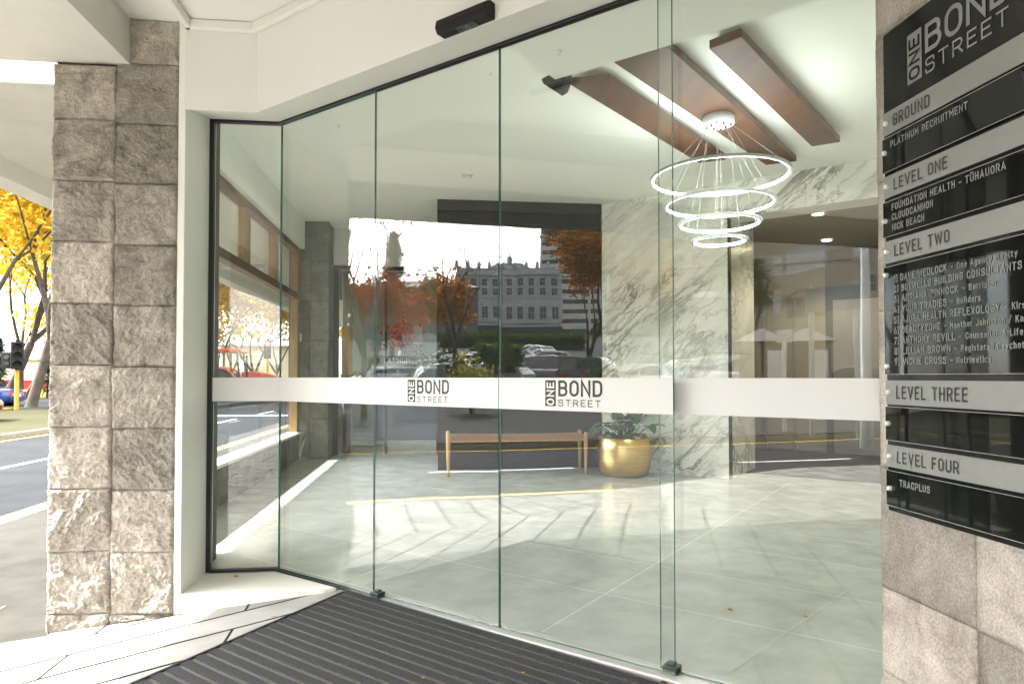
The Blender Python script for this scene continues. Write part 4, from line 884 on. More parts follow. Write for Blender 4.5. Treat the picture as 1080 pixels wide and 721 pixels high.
# lift recess beyond the marble
rc = thing('lift_recess', 'dim lift recess with pale back wall right of the marble wall', 'wall', mp(2.4, 2))
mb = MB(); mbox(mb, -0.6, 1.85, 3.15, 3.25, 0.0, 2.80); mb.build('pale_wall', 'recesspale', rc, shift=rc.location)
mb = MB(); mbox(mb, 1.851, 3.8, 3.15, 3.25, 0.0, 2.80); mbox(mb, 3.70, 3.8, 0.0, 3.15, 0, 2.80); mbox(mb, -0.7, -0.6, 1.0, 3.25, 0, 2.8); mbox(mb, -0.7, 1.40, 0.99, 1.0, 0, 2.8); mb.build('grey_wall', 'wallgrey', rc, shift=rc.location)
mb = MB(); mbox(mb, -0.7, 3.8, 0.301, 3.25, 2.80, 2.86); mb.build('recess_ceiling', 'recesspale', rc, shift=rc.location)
mb = MB(); mbox(mb, 1.453, 3.70, 0.55, 3.149, 0.0, 0.006); mbox(mb, -0.6, 1.453, 1.03, 3.149, 0.0, 0.006); struct(mb.build('carpet', 'carpet'))
ld = thing('lift_door', 'pale lift door with dark edges in the recess', 'lift door', mp(1.4, 3.1))
mb = MB(); mbox(mb, 1.08, 1.42, 3.11, 3.14, 0.02, 2.1); mb.build('leaf', 'recesspale', ld, shift=ld.location)
mb = MB(); mbox(mb, 1.04, 1.079, 3.10, 3.148, 0.0, 2.14); mbox(mb, 1.421, 1.46, 3.10, 3.148, 0.0, 2.14); mbox(mb, 1.079, 1.421, 3.10, 3.148, 2.101, 2.14); mb.build('frame', 'concrete', ld, shift=ld.location)
mb = MB(); mb.disc(mp(1.25, 3.108, 1.0), N, 0.03, 0.004); mb.build('button', 'darkmetal', ld, shift=ld.location)
mb = MB(); mbox(mb, 1.95, 2.6, 3.12, 3.148, 0.0, 2.1); tag(mb.build('service_door', 'concrete'), 'plain grey service door at the back of the lift recess', 'door')
for (s, i, L) in ((2.16, 0.83, 'round lit downlight in the recess ceiling nearest the lobby'), (2.0, 2.36, 'round lit downlight deeper in the lift recess near its pale back wall')):
    dl = thing('downlight', L, 'ceiling light', mp(s, i, 2.79), 0, 'downlights in the lift recess')
    mb = MB(); mb.lathe([(0.055, 0.004), (0.055, 0.0), (0.075, 0.0), (0.078, 0.008)], mp(s, i, 2.789), 24); mb.build('trim_ring', 'ledwhite', dl, shift=dl.location)
    mb = MB(); mb.disc(mp(s, i, 2.7925), (0, 0, -1), 0.055, 0.002, 20); mb.build('lens', 'downlight', dl, shift=dl.location)
    lp = bpy.data.lights.new('downlight_lamp', 'SPOT'); lp.energy = 15; lp.color = (1, 0.86, 0.66); lp.spot_size = R(120); lp.spot_blend = 0.6; lp.shadow_soft_size = 0.05
    lo = bpy.data.objects.new('downlight_lamp', lp); COL.objects.link(lo); lo.parent = dl; lo.location = (0, 0, -0.02)
# walls that close the lobby
mb = MB(); mb.obox(dp(2.965, 0.02, -0.1), I * 8.0, D * 0.1, ZV * 3.14); tag(mb.build('lobby_side_wall', 'wallpale'), 'pale lobby wall behind the granite wall end', 'wall')
mb = MB(); mb.obox(mp(3.69, 0.0, 0), -D * 0.001 + D * 1.6, I * 0.1, ZV * 3.04); tag(mb.build('lobby_end_wall', 'wallpale'), 'pale lobby wall right of the lift recess', 'wall')
# ceiling beams
def beam(px4, label, z=2.95, th=0.052):
    a, b, c, d = [Vector((*p, 0)) for p in px4]
    mb = MB(); mb.prism([a.xy, b.xy, c.xy, d.xy], z, z + th); ctr = (a + b + c + d) / 4
    t = thing('ceiling_beam', label, 'ceiling beam', (ctr.x, ctr.y, z), 0, 'timber beams under the lobby ceiling')
    me = mb.build('board', 'beam', t, shift=t.location, bev=0.003)
    L_ = ((c + d) / 2 - (a + b) / 2); dirn = L_.normalized(); n_ = Vector((-dirn.y, dirn.x, 0))
    mb = MB()
    for f in (0.2, 0.8): mb.obox((a + b) / 2 + L_ * f - n_ * 0.05 - dirn * 0.05 + ZV * (z + th), dirn * 0.1, n_ * 0.1, ZV * (3.05 - z - th))
    mb.build('hanger', 'ledwhite', t, shift=t.location)
beam([(0.857, 4.163), (1.10, 4.085), (2.505, 5.455), (2.304, 5.566)], 'stained timber ceiling beam furthest left, passing left of the chandelier')
beam([(1.02, 3.80), (1.30, 3.60), (3.14, 5.42), (2.93, 5.555)], 'middle stained timber ceiling beam carrying the white chandelier rose')
beam([(1.561, 3.609), (1.684, 3.457), (3.237, 4.938), (3.07, 5.062)], 'stained timber ceiling beam furthest right, clear of the chandelier')
# chandelier
CX, CY = 2.034, 4.544
cd = thing('ring_chandelier', 'four tier pendant of white glowing rings hung from a timber beam', 'chandelier', (CX, CY, 2.95))
mb = MB(); mb.lathe([(0.001, 0), (0.105, 0), (0.112, -0.006), (0.112, -0.058), (0.106, -0.064), (0.001, -0.064)][::-1], (CX, CY, 2.949), 40); mb.build('ceiling_rose', 'ledwhite', cd, shift=cd.location)
for k in range(8):
    mb = MB(); a = k * 0.785 + 0.2; r_ = 0.06 + 0.025 * (k % 2); mb.lathe([(0.007, 0), (0.006, -0.018), (0.001, -0.02)], (CX + r_ * math.cos(a), CY + r_ * math.sin(a), 2.885), 8); mb.build('wire_grip', 'darkmetal', cd, shift=cd.location)
for (z, r_, nw, ph) in ((2.502, 0.488, 4, 0.5), (2.305, 0.387, 3, 1.2), (2.165, 0.288, 3, 2.1), (2.038, 0.192, 3, 0.2)):
    mb = MB(); hw = 0.0095
    mb.lathe([(r_ - 0.012, -hw), (r_ - 0.012, hw), (r_ + 0.007, hw), (r_ + 0.007, -hw), (r_ - 0.012, -hw)][::-1], (CX, CY, z), 96, 0, False)
    rg = mb.build('ring', 'ledwhite', cd, shift=cd.location)
    mb = MB(); mb.lathe([(r_ - 0.0125, hw - 0.002), (r_ - 0.017, hw - 0.005), (r_ - 0.017, -hw + 0.003), (r_ - 0.0125, -hw)], (CX, CY, z), 96, 0, True); mb.build('light_strip', 'led', rg, shift=cd.location)
    mb = MB()
    for k in range(nw):
        a = ph + k * 6.283 / nw; mb.path([(CX + 0.075 * math.cos(a), CY + 0.075 * math.sin(a), 2.888), (CX + (r_ - 0.003) * math.cos(a), CY + (r_ - 0.003) * math.sin(a), z + hw)], 0.0008, 5)
    mb.build('suspension_wires', 'ledwhite', cd, shift=cd.location)
# smoke detector and sprinklers
t = thing('smoke_detector', 'round white smoke detector on the lobby ceiling', 'smoke detector', (0.283, 6.418, 3.0))
mb = MB(); mb.lathe([(0.001, -0.045), (0.035, -0.043), (0.05, -0.03), (0.058, 0)], (0.283, 6.418, 3.05), 24); mb.build('body', 'white', t, shift=t.location)
mb = MB(); mb.lathe([(0.045, -0.036), (0.0535, -0.02), (0.05, -0.019)], (0.283, 6.418, 3.049), 24); mb.build('vent_ring', 'darkmetal', t, shift=t.location)
for (x, y, z, L) in ((0.344, 4.274, 3.05, 'tiny white sprinkler head in the ceiling left of the small black sensor'), (*dp(1.66, 0.2).xy, 2.454, 'tiny white sprinkler head in the white bulkhead just inside the sliding doors'), (-0.792, 5.29, 3.05, 'tiny white sprinkler head in the ceiling above the fixed glass pane')):
    mb = MB(); mb.lathe([(0.001, -0.02), (0.009, -0.019), (0.004, -0.014), (0.004, -0.003), (0.013, -0.002), (0.015, 0)], (x, y, z), 12)
    tag(mb.build('sprinkler_head', 'white'), L, 'sprinkler', 'sprinkler heads in the lobby')
# bench
bn = thing('woven_bench', 'long low bench with orange woven cord seat and pale oak legs', 'bench', (0.84, 7.05, 0))
x0, x1, y0, y1 = 0.09, 1.60, 6.89, 7.24
for (x, y) in ((x0 + .02, y0 + .02), (x1 - .02, y0 + .02), (x0 + .02, y1 - .02), (x1 - .02, y1 - .02)):
    mb = MB(); mb.lathe([(0.001, 0), (0.013, 0), (0.021, 0.25), (0.023, 0.40), (0.022, 0.445), (0.016, 0.455), (0.001, 0.457)], (x, y, 0.001), 14); mb.build('leg', 'oak', bn, shift=bn.location)
for (a, b) in (((x0 + .02, y0 + .02), (x1 - .02, y0 + .02)), ((x0 + .02, y1 - .02), (x1 - .02, y1 - .02)), ((x0 + .02, y0 + .02), (x0 + .02, y1 - .02)), ((x1 - .02, y0 + .02), (x1 - .02, y1 - .02))):
    mb = MB(); mb.path([(*a, 0.37), (*b, 0.37)], 0.011, 8); mb.build('rail', 'oak', bn, shift=bn.location)
mb = MB(); nc = 96
for k in range(nc):
    xa = x0 + 0.045 + (x1 - x0 - 0.09) * k / nc; w_ = (x1 - x0 - 0.09) / nc * 0.92; sg_ = -0.022 * math.sin(math.pi * (k + 0.5) / nc) * 0.5
    mb.box(xa, y0 + 0.002, 0.378, xa + w_, y1 - 0.002, 0.428 + sg_ + (0.004 if k % 2 else 0))
mb.build('woven_seat', 'woven', bn, shift=bn.location, bev=0.004)
# planter and plant
px_, py_ = 1.985, 6.86
pp = thing('brass_planter', 'round brushed golden planter pot beside the bench', 'planter', (px_, py_, 0))
prof = [(0.001, 0.0), (0.20, 0.0), (0.24, 0.012), (0.275, 0.08), (0.292, 0.19), (0.288, 0.31), (0.272, 0.40), (0.268, 0.405), (0.258, 0.40), (0.255, 0.34)]
mb = MB(); mb.lathe(prof, (px_, py_, 0.001), 56); mb.build('bowl', 'brass', pp, shift=pp.location)
mb = MB(); mb.lathe([(0.258, 0.34), (0.001, 0.35)], (px_, py_, 0.001), 24); mb.build('soil', 'bark', pp, shift=pp.location)
pl = thing('peace_lily', 'leafy potted plant with broad green leaves and white flowers in the golden planter', 'plant', (px_, py_, 0.36))
rnd = random.Random(21); mb = MB(); mf = MB(); ms_ = MB()
def blade(mb, p, d, L_, W, droop, n=7):
    d = d.normalized(); side = d.cross(ZV).normalized(); vs = []; q = Vector(p)
    for k in range(n):
        t_ = k / (n - 1); w = W * math.sin(math.pi * (0.06 + 0.94 * t_) ** 0.8) if t_ < 1 else 0.0
        up_ = side.cross(d).normalized()
        vs += [q - side * w + up_ * w * 0.25, q.copy(), q + side * w + up_ * w * 0.25]
        d = (d - ZV * droop / n).normalized(); q = q + d * L_ / n
    mb.add(vs, [f for k in range(n - 1) for f in ((3 * k, 3 * k + 1, 3 * k + 4, 3 * k + 3), (3 * k + 1, 3 * k + 2, 3 * k + 5, 3 * k + 4))], 0, True)
for k in range(40):
    a = rnd.uniform(0, 6.283); e = rnd.uniform(0.15, 1.35); b0 = Vector((px_ + rnd.gauss(0, 0.06), py_ + rnd.gauss(0, 0.06), 0.355)); hh = rnd.uniform(0.05, 0.30)
    d_ = Vector((math.cos(a) * math.cos(e), math.sin(a) * math.cos(e), math.sin(e))); tip = b0 + d_ * hh + ZV * hh * 0.35
    ms_.path([b0, (b0 + tip) / 2 + ZV * 0.02, tip], [0.005, 0.004, 0.003], 5, 0, False)
    blade(mb, tip, d_ + ZV * 0.1, rnd.uniform(0.15, 0.26), rnd.uniform(0.045, 0.075), rnd.uniform(0.8, 2.2))
for k in range(9):
    a = rnd.uniform(3.3, 6.0) if k < 6 else rnd.uniform(0, 6.28); b0 = Vector((px_, py_, 0.36)); tip = b0 + Vector((math.cos(a) * rnd.uniform(0.1, 0.26), math.sin(a) * 0.2, rnd.uniform(0.16, 0.34)))
    ms_.path([b0, (b0 + tip) / 2 + ZV * 0.03, tip], 0.004, 5, 0, False); mf = MB(); blade(mf, tip, Vector((math.cos(a), math.sin(a), 0.7)), 0.13, 0.05, 1.0); mf.build('flower', 'petal', pl, shift=pl.location)
mb.build('foliage', 'lpot', pl, shift=pl.location); ms_.build('stems', 'lgreen', pl, shift=pl.location)

# ================================================================== THE STREET
def rot_to(v): return math.atan2(v.y, v.x)
# ---- cars, x forward
def car(name, label, cat, paint, L_=4.3, W=1.76, H_=1.48, hood=0.30, kind='hatch', group=None):
    t = thing(name, label, cat, (0, 0, 0), 0, group)
    hl, hw = L_ / 2, W / 2; belt = 0.62 * H_; hoodz = 0.58 * H_ if kind != 'suv' else 0.62 * H_; wr = 0.31 if kind != 'suv' else 0.36; z0 = 0.24
    wbx = (hl - 0.82, -hl + 0.78)
    if kind == 'sedan': cab = (hl * 0.40, hl * 0.02, -hl * 0.42, -hl * 0.74); tail = hoodz * 0.98
    elif kind == 'suv': cab = (hl * 0.46, hl * 0.12, -hl * 0.86, -hl * 0.97); tail = belt
    elif kind == 'van': cab = (hl * 0.80, hl * 0.42, -hl * 0.95, -hl * 0.98); tail = belt
    else: cab = (hl * 0.46, hl * 0.06, -hl * 0.70, -hl * 0.97); tail = belt
    st = [(-hl, 0.42, tail - 0.16, 0.86), (-hl + 0.06, 0.30, tail - 0.03, 0.94), (-hl + 0.3, z0, tail, 0.99), (cab[3], z0, belt if kind != 'sedan' else tail + 0.02, 1.0), (0, z0, belt, 1.0), (cab[0], z0, belt - 0.01, 1.0), (cab[0] + 0.12, z0, hoodz + 0.03, 0.995), (hl - 0.45, z0, hoodz - 0.05, 0.97), (hl - 0.14, 0.27, hoodz - 0.13, 0.92), (hl, 0.36, hoodz - 0.24, 0.80)]
    st = sorted(st, key=lambda q: q[0])
    mb = MB(); vs = []
    for (x, a, b, w) in st:
        w *= hw; m_ = (a + b) / 2
        sec = [(-w * 0.80, a), (-w * 0.97, a + (m_ - a) * 0.35), (-w, m_), (-w * 0.975, b - (b - m_) * 0.25), (-w * 0.90, b), (-w * 0.45, b + 0.025), (w * 0.45, b + 0.025), (w * 0.90, b), (w * 0.975, b - (b - m_) * 0.25), (w, m_), (w * 0.97, a + (m_ - a) * 0.35), (w * 0.80, a)]
        vs += [(x, y, z) for y, z in sec]
    n = 12; fs = [(k * n + j, (k + 1) * n + j, (k + 1) * n + (j + 1) % n, k * n + (j + 1) % n) for k in range(len(st) - 1) for j in range(n)]
    fs += [tuple(range(n)), tuple(range((len(st) - 1) * n, len(st) * n))[::-1]]
    mb.add(vs, fs, 0, True)
    wb, wt = hw * 0.92, hw * 0.72; zt = H_
    C8 = lambda x, w, z: [(x, -w, z), (x, w, z)]
    zb = belt - 0.02
    pts = [(cab[0], wb, zb), (cab[1], wt, zt - 0.03), (cab[1] - 0.35, wt * 1.02, zt), (cab[2] + 0.3, wt * 1.02, zt), (cab[2], wt, zt - 0.04), (cab[3], wb * 0.97, zb)]
    vs = [(x, -w, z) for x, w, z in pts] + [(x, w, z) for x, w, z in pts]; k = len(pts)
    mb.add(vs, [tuple(range(k))[::-1], tuple(range(k, 2 * k))] + [(j, (j + 1) % k, k + (j + 1) % k, k + j) for j in range(k)], 0)
    for x in wbx:
        for s in (-1, 1): mb.disc((x, s * (hw - 0.10), wr), (0, s, 0), wr + 0.055, 0.105, 24, 1)
    mb.build('body', [paint, 'tyre'], t, bev=0.03)
    def quad(nm, p4, m_='carglass', off=0.006):
        p = [Vector(q) for q in p4]; nn = (p[1] - p[0]).cross(p[3] - p[0]).normalized(); b = MB(); b.add([q + nn * off for q in p] + [q - nn * 0.01 for q in p], [(0, 1, 2, 3), (0, 4, 5, 1), (1, 5, 6, 2), (2, 6, 7, 3), (3, 7, 4, 0)]); return b.build(nm, m_, t)
    def lp(a, b, f): return tuple(a[i] + (b[i] - a[i]) * f for i in range(3))
    def inset(p4, f0=0.08, f1=0.08, g0=0.12, g1=0.1):
        a, b, c, d = p4
        return [lp(lp(a, b, f0), lp(d, c, f0), g0), lp(lp(a, b, 1 - f1), lp(d, c, 1 - f1), g0), lp(lp(a, b, 1 - f1), lp(d, c, 1 - f1), 1 - g1), lp(lp(a, b, f0), lp(d, c, f0), 1 - g1)]
    P = lambda k, s: (pts[k][0], s * pts[k][1], pts[k][2])
    quad('windscreen', inset([P(0, -1), P(0, 1), P(1, 1), P(1, -1)], 0.06, 0.06, 0.06, 0.05))
    quad('rear_window', inset([P(5, 1), P(5, -1), P(4, -1), P(4, 1)], 0.09, 0.09, 0.14, 0.08))
    for s in (-1, 1):
        a, b, c, d = P(0, s), P(5, s), P(4, s), P(1, s)
        for (f0, f1) in ((0.10, 0.50), (0.53, 0.92)):
            q = [lp(a, b, f0 + 0.02), lp(a, b, f1), lp(d, c, min(0.96, f1)), lp(d, c, max(0.04, f0 - 0.06))]
            q = [lp(q[0], q[3], 0.14), lp(q[1], q[2], 0.14), lp(q[1], q[2], 0.86), lp(q[0], q[3], 0.86)]
            if s < 0: q = [q[1], q[0], q[3], q[2]]
            quad('side_window', q)
        b_ = MB(); b_.obox((hl - 0.20, s * hw * 0.60 - 0.14, hoodz - 0.29), (0.17, 0, 0), (0, 0.28, 0), (0, 0, 0.12)); b_.build('headlight', 'lamp', t, bev=0.03)
        b_ = MB(); b_.obox((-hl - 0.005, s * hw * 0.70 - 0.12, tail - 0.27), (0.10, 0, 0), (0, 0.24, 0), (0, 0, 0.17)); b_.build('tail_light', 'taillamp', t, bev=0.02)
        b_ = MB(); b_.obox((cab[0] - 0.22, s * (hw - 0.02) - 0.09 + s * 0.06, belt + 0.01), (0.12, 0, 0), (0, 0.18, 0), (0, 0, 0.12)); b_.build('wing_mirror', paint, t, bev=0.03)
    b_ = MB(); b_.obox((hl - 0.06, -0.45, hoodz - 0.46), (0.07, 0, 0), (0, 0.9, 0), (0, 0, 0.14)); b_.build('grille', 'blackplastic', t, bev=0.01)
    b_ = MB(); b_.obox((-hl - 0.012, -0.24, 0.52), (0.01, 0, 0), (0, 0.48, 0), (0, 0, 0.12)); b_.build('number_plate', 'car_white', t)
    for x in wbx:
        for s in (-1, 1):
            b_ = MB(); b_.lathe([(wr * 0.62, -0.02), (wr * 0.9, 0.0), (wr, 0.03), (wr, 0.19), (wr * 0.9, 0.205), (wr * 0.6, 0.19)], (x, s * (hw + 0.012), wr), 28, 0, True, Matrix.Rotation(R(90) * s, 3, 'X'))
            w_ = b_.build('wheel', 'tyre', t)
            b_ = MB(); b_.disc((x, s * (hw - 0.03), wr), (0, s, 0), wr * 0.63, 0.03, 20)
            for k in range(5):
                a = k * 1.2566; b_.obox((x - 0.03, s * (hw + 0.0), wr), (0.06, 0, 0), (0, s * 0.012, 0), (0.0, 0, 0.0)) if False else None
                dx, dz = math.cos(a), math.sin(a); b_.obox(Vector((x, s * (hw + 0.0), wr)) - Vector((-dz, 0, dx)) * 0.025, Vector((dx, 0, dz)) * wr * 0.6, Vector((-dz, 0, dx)) * 0.05, (0, s * 0.014, 0))
            b_.build('rim', 'rim', w_)
    return t
def put(t, p, rz, z=None):
    t.location = (p.x, p.y, far(p.x, p.y) + 0.012 if z is None else z); t.rotation_euler = (0, 0, rz)
def hd_across(px, dist, turn=0.0, left=True):       # heading along the mirrored picture's left
    v = (across(px - 20, dist) - across(px + 20, dist)).normalized()
    return rot_to(v if left else -v) + R(turn)
g1 = 'cars parked across the street'
suv = car('parked_car', 'large black four wheel drive parked across the street, mirrored right of the centre door joint', 'car', 'car_black', 4.75, 1.90, 1.80, kind='suv', group=g1)
p = across(571, 33); put(suv, p, hd_across(571, 33, 52))
hat = car('parked_car', 'grey hatchback parked across the street left of the black four wheel drive in the reflection', 'car', 'car_silver', 4.1, 1.72, 1.50, kind='hatch', group=g1)
p = across(515, 29); put(hat, p, hd_across(515, 29, 25))
sed = car('parked_car', 'dark saloon with red tail lamp under the bare tree in the reflection', 'car', 'car_charcoal', 4.5, 1.76, 1.46, kind='sedan', group=g1)
p = across(474, 26); put(sed, p, hd_across(474, 26, 160))
def more(src, px, dist, turn, label, paint=None, g=g1):
    p = across(px, dist); return dup(src, (p.x, p.y, far(p.x, p.y) + 0.012), hd_across(px, dist, turn), label, g, paint)
more(suv, 632, 34, 200, 'dark blue wagon with its tail lamp lit red, beside the marble edge in the reflection', 'car_slate')
more(hat, 667, 30, 20, 'white hatchback mirrored over the marble wall above the golden planter', 'car_white')
more(hat, 703, 31, 10, 'white hatchback mirrored beside the overlapping glass edges', 'car_white')
more(suv, 752, 30, 30, 'silver wagon mirrored over the right end of the marble wall', 'car_silver')
more(sed, 893, 30, 15, 'dark saloon parked at the far right of the reflection by the sign posts', 'car_slate')
more(sed, 925, 29, 15, 'black saloon half hidden by the granite wall end in the reflection', 'car_black')
more(hat, 408, 28, 10, 'silver hatchback mirrored over the office partition', 'car_silver')
more(sed, 440, 31, 170, 'pale grey saloon mirrored over the reception counter', 'car_silver')
up_px = [(560, 62), (566, 57), (571, 52), (577, 47), (584, 42)]
names = ['white', 'silver', 'white', 'charcoal', 'red']
for k, ((a, d_), c) in enumerate(zip(up_px, names)):
    more(hat if k % 2 else sed, a, d_, 55, '%s car %s in the row climbing the slope beside the orange tree' % ({'white': 'white', 'silver': 'silver', 'charcoal': 'dark', 'red': 'red'}[c], ['furthest up', 'second from top', 'in the middle', 'second from bottom', 'lowest'][k]), 'car_' + c, 'cars parked up the slope')
for k, (a, d_) in enumerate(((468, 46), (476, 41), (484, 37), (492, 43))):
    more(hat if k % 2 else sed, a, d_, 40, ['silver car furthest left in the row behind the bare tree trunk', 'white car just left of the bare tree trunk', 'white car just right of the bare tree trunk', 'silver car behind the yellow green shrub'][k], ['car_silver', 'car_white', 'car_white', 'car_silver'][k], 'cars parked behind the bare tree')
for k, a in enumerate((716, 733, 748, 764, 776)):
    more(hat, a, 40 + k, 70, ['white car at left end of the distant bright row over marble', 'white car second in the distant bright row over marble', 'white car in middle of the distant bright row over marble', 'white car fourth in the distant bright row, at the marble corner', 'white car last in the distant bright row, beside the cabbage palm'][k], 'car_white', 'bright row of distant cars')
for k, (a, d_, c) in enumerate(((508, 58, 'slate'), (522, 52, 'black'), (533, 60, 'charcoal'), (545, 50, 'slate'))):
    more(sed if k % 2 else hat, a, d_, 50, ['dark blue car far up the car park, left above the cabbage trees', 'black car far up the car park behind the left cabbage tree', 'charcoal car far up the car park between the cabbage tree heads', 'dark car far up the car park, right above the cabbage trees'][k], 'car_' + c, 'dark cars far up the car park')
# cars seen directly, at the left edge
g2 = 'cars on the street at the left'
p = direct(-46, 36); b = dup(sed, (p.x, p.y, -0.33), rot_to(Vector((-1, -0.15, 0))), 'blue saloon waiting on the side street at the left edge', g2, 'car_navy')
p = direct(-100, 24.5); dup(hat, (p.x, p.y, -0.33), rot_to(Vector((1, 0.3, 0))), 'nose of a red hatchback cut by the left edge of the picture', g2, 'car_red')

# ---- trees
TIPD = [2]
def branches(mb, p, d, L_, r, depth, rnd, tips, spread=0.55, ratio=0.76, nseg=3, lift=0.12, kids=(2, 3), wander=0.12):
    pts = [p]; rad = [r]; q = p
    for k in range(nseg):
        d = (d + Vector((rnd.gauss(0, wander), rnd.gauss(0, wander), rnd.gauss(0, wander) + lift * 0.3))).normalized(); q = q + d * L_ / nseg; pts.append(q); rad.append(r * (1 - 0.35 * (k + 1) / nseg))
        if depth <= TIPD[0]: tips.append((q, d))
    mb.path(pts, rad, 5 if depth < 4 else 7, 0, False)
    if depth == 0: return
    for k in range(rnd.randint(*kids)):
        a = rnd.uniform(0, 6.283); s = d.cross(ZV if abs(d.z) < 0.95 else Vector((1, 0, 0))).normalized(); t = d.cross(s)
        nd = (d + (s * math.cos(a) + t * math.sin(a)) * rnd.uniform(0.55, 1.25) * spread + ZV * lift).normalized()
        branches(mb, q if k else pts[-1], nd, L_ * ratio * rnd.uniform(0.8, 1.15), rad[-1] * rnd.uniform(0.58, 0.78), depth - 1, rnd, tips, spread, ratio, nseg, lift, kids, wander)
def leaves(mb, tips, n, size, sc, rnd, keep=1.0):
    for k in range(n):
        q, d = rnd.choice(tips)
        c = q + Vector((rnd.gauss(0, sc), rnd.gauss(0, sc), rnd.gauss(0, sc * 0.8)))
        a = Vector((rnd.gauss(0, 1), rnd.gauss(0, 1), rnd.gauss(0, 1))).normalized(); b = a.cross(Vector((rnd.gauss(0, 1), rnd.gauss(0, 1), rnd.gauss(0, 1)))).normalized()
        s = size * rnd.uniform(0.6, 1.3); mb.add([c - a * s, c - b * s * 0.6, c + a * s, c + b * s * 0.6], [(0, 1, 2, 3)])
def tree(name, label, loc, h, leafm, nleaf, lsize, seed, spread=0.55, depth=5, trunk=0.28, r=0.16, sc=0.35, bark='bark', lean=(0, 0), group=None, lift=0.12, ratio=0.76, extra=None, z=None, kids=(2, 3)):
    rnd = random.Random(seed); zb = far(loc.x, loc.y) if z is None else z
    t = thing(name, label, 'tree', (loc.x, loc.y, zb), 0, group); tips = []; mb = MB()
    L0 = h * trunk; tot = sum(ratio ** k for k in range(1, depth + 1)); L1 = (h - L0) / (tot * 0.80)
    top = Vector((lean[0], lean[1], L0)); mb.path([(0, 0, -0.1), (0, 0, 0.12), tuple(top * 0.5 + Vector((0, 0, 0))), tuple(top)], [r * 1.5, r * 1.1, r * 0.95, r * 0.85], 9)
    d0 = Vector((lean[0], lean[1], L0)).normalized()
    for k in range(3 if depth > 3 else 2):
        a = k * 2.09 + rnd.uniform(0, 1); nd = (d0 + Vector((math.cos(a), math.sin(a), 0)) * spread * rnd.uniform(0.3, 1.0)).normalized()
        branches(mb, top, nd, L1 * ratio, r * 0.62, depth - 1, rnd, tips, spread, ratio, 3, lift, kids)
    mb.build('trunk', bark, t)
    if nleaf:
        mb = MB(); leaves(mb, tips, nleaf, lsize, sc, rnd); mb.build('crown', leafm, t)
    if extra:
        mb = MB(); tp = [q for q in tips if q[0].z < h * extra[2]] or tips; leaves(mb, tp, extra[1], lsize, sc, rnd); mb.build('lower_foliage', extra[0], t)
    return t
gy = 'yellow autumn trees along the park'; TIPD[0] = 3
for k, (px, d_, h, nl, sd3, ln, L_) in enumerate((
        (34, 33, 12.5, 5200, 1, (0.5, 0.3), 'tall yellow autumn tree with a forked dark trunk nearest the stone column'),
        (6, 39, 13, 6500, 2, (1.0, 0.2), 'broad yellow autumn tree with a leaning trunk at the left edge'),
        (-32, 33, 12, 5000, 3, (0, 0), 'yellow autumn tree just outside the left edge'),
        (62, 47, 14, 7000, 4, (0, 0), 'yellow autumn tree half hidden behind the stone column'),
        (22, 58, 14, 6000, 5, (0, 0), 'distant yellow autumn tree filling the gap between nearer trunks'))):
    tree('autumn_tree', L_, direct(px, d_), h, 'lyellow', int(nl * 1.9), 0.17, sd3, 0.62, 5, 0.22, 0.19, 0.55, lean=ln, group=gy)
tree('autumn_tree', 'small yellow tree with a thin leaning trunk on the grass verge', direct(27, 45), 4.6, 'lyellow', 700, 0.13, 9, 0.6, 4, 0.45, 0.10, 0.3, lean=(0.9, 0.2), group=gy)
gw = 'yellow autumn trees seen through the shop window'
for k, (px, d_, h, nl, sd3, L_) in enumerate((
        (219, 47, 8.6, 3600, 11, 'dense yellow tree at the left of the shop window view'), (244, 56, 8.6, 1700, 12, 'sparse yellow tree above the red tractor cab'),
        (268, 52, 7.8, 1300, 13, 'thin yellow tree above the tractor bonnet'), (292, 60, 8.8, 1300, 14, 'half bare yellow tree near the window end post'), (205, 52, 11, 3000, 15, 'dense yellow tree behind the white door jamb'), (256, 72, 10, 1500, 16, 'distant sparse yellow tree behind the others in the shop window'))):
    tree('autumn_tree', L_, direct(px, d_), h, 'lyellow', nl * 3, 0.17, sd3, 0.66, 5, 0.16, 0.15, 0.42, bark='barkpale' if k % 2 else 'bark', group=gw, lift=0.05)
# mirrored in the doors
TIPD[0] = 2
tree('bare_tree', 'leafless spreading tree left of the heritage building in the reflection', across(481, 25), 6.4, None, 0, 0, 31, 0.62, 6, 0.30, 0.13, group='trees across the street', lift=0.05, ratio=0.75)
tree('bare_tree', 'tall thin bare tree with few red leaves mirrored beside the first door shoe', across(384, 19), 6.8, 'lred', 260, 0.07, 32, 0.45, 5, 0.30, 0.09, 0.25, group='trees across the street', bark='barkpale')
tree('red_maple', 'low red leaved tree mirrored over the office partition', across(387, 30), 4.6, 'lred', 2400, 0.12, 33, 0.7, 5, 0.22, 0.10, 0.3, group='trees across the street')
tree('autumn_tree', 'dark orange autumn tree behind the bare tree in the reflection', across(474, 44), 5.3, 'lorange', 4600, 0.15, 34, 0.6, 5, 0.2, 0.16, 0.36, group='trees across the street')
tree('autumn_tree', 'broad orange autumn tree in front of the office tower in the reflection', across(621, 40), 7.6, 'lorange', 6800, 0.15, 35, 0.36, 5, 0.16, 0.17, 0.42, group='trees across the street')
tree('autumn_tree', 'tall dark maroon twiggy tree beside the marble edge in the reflection', across(638, 43), 13.5, 'lmaroon', 6000, 0.11, 36, 0.30, 6, 0.18, 0.18, 0.25, group='trees across the street', extra=('lorange', 3200, 0.55), lift=0.2)
tree('autumn_tree', 'second maroon tree hidden mostly behind the marble wall in the reflection', across(655, 47), 13.0, 'lmaroon', 4500, 0.13, 37, 0.45, 6, 0.18, 0.18, 0.30, group='trees across the street', extra=('lorange', 2200, 0.6), lift=0.2)
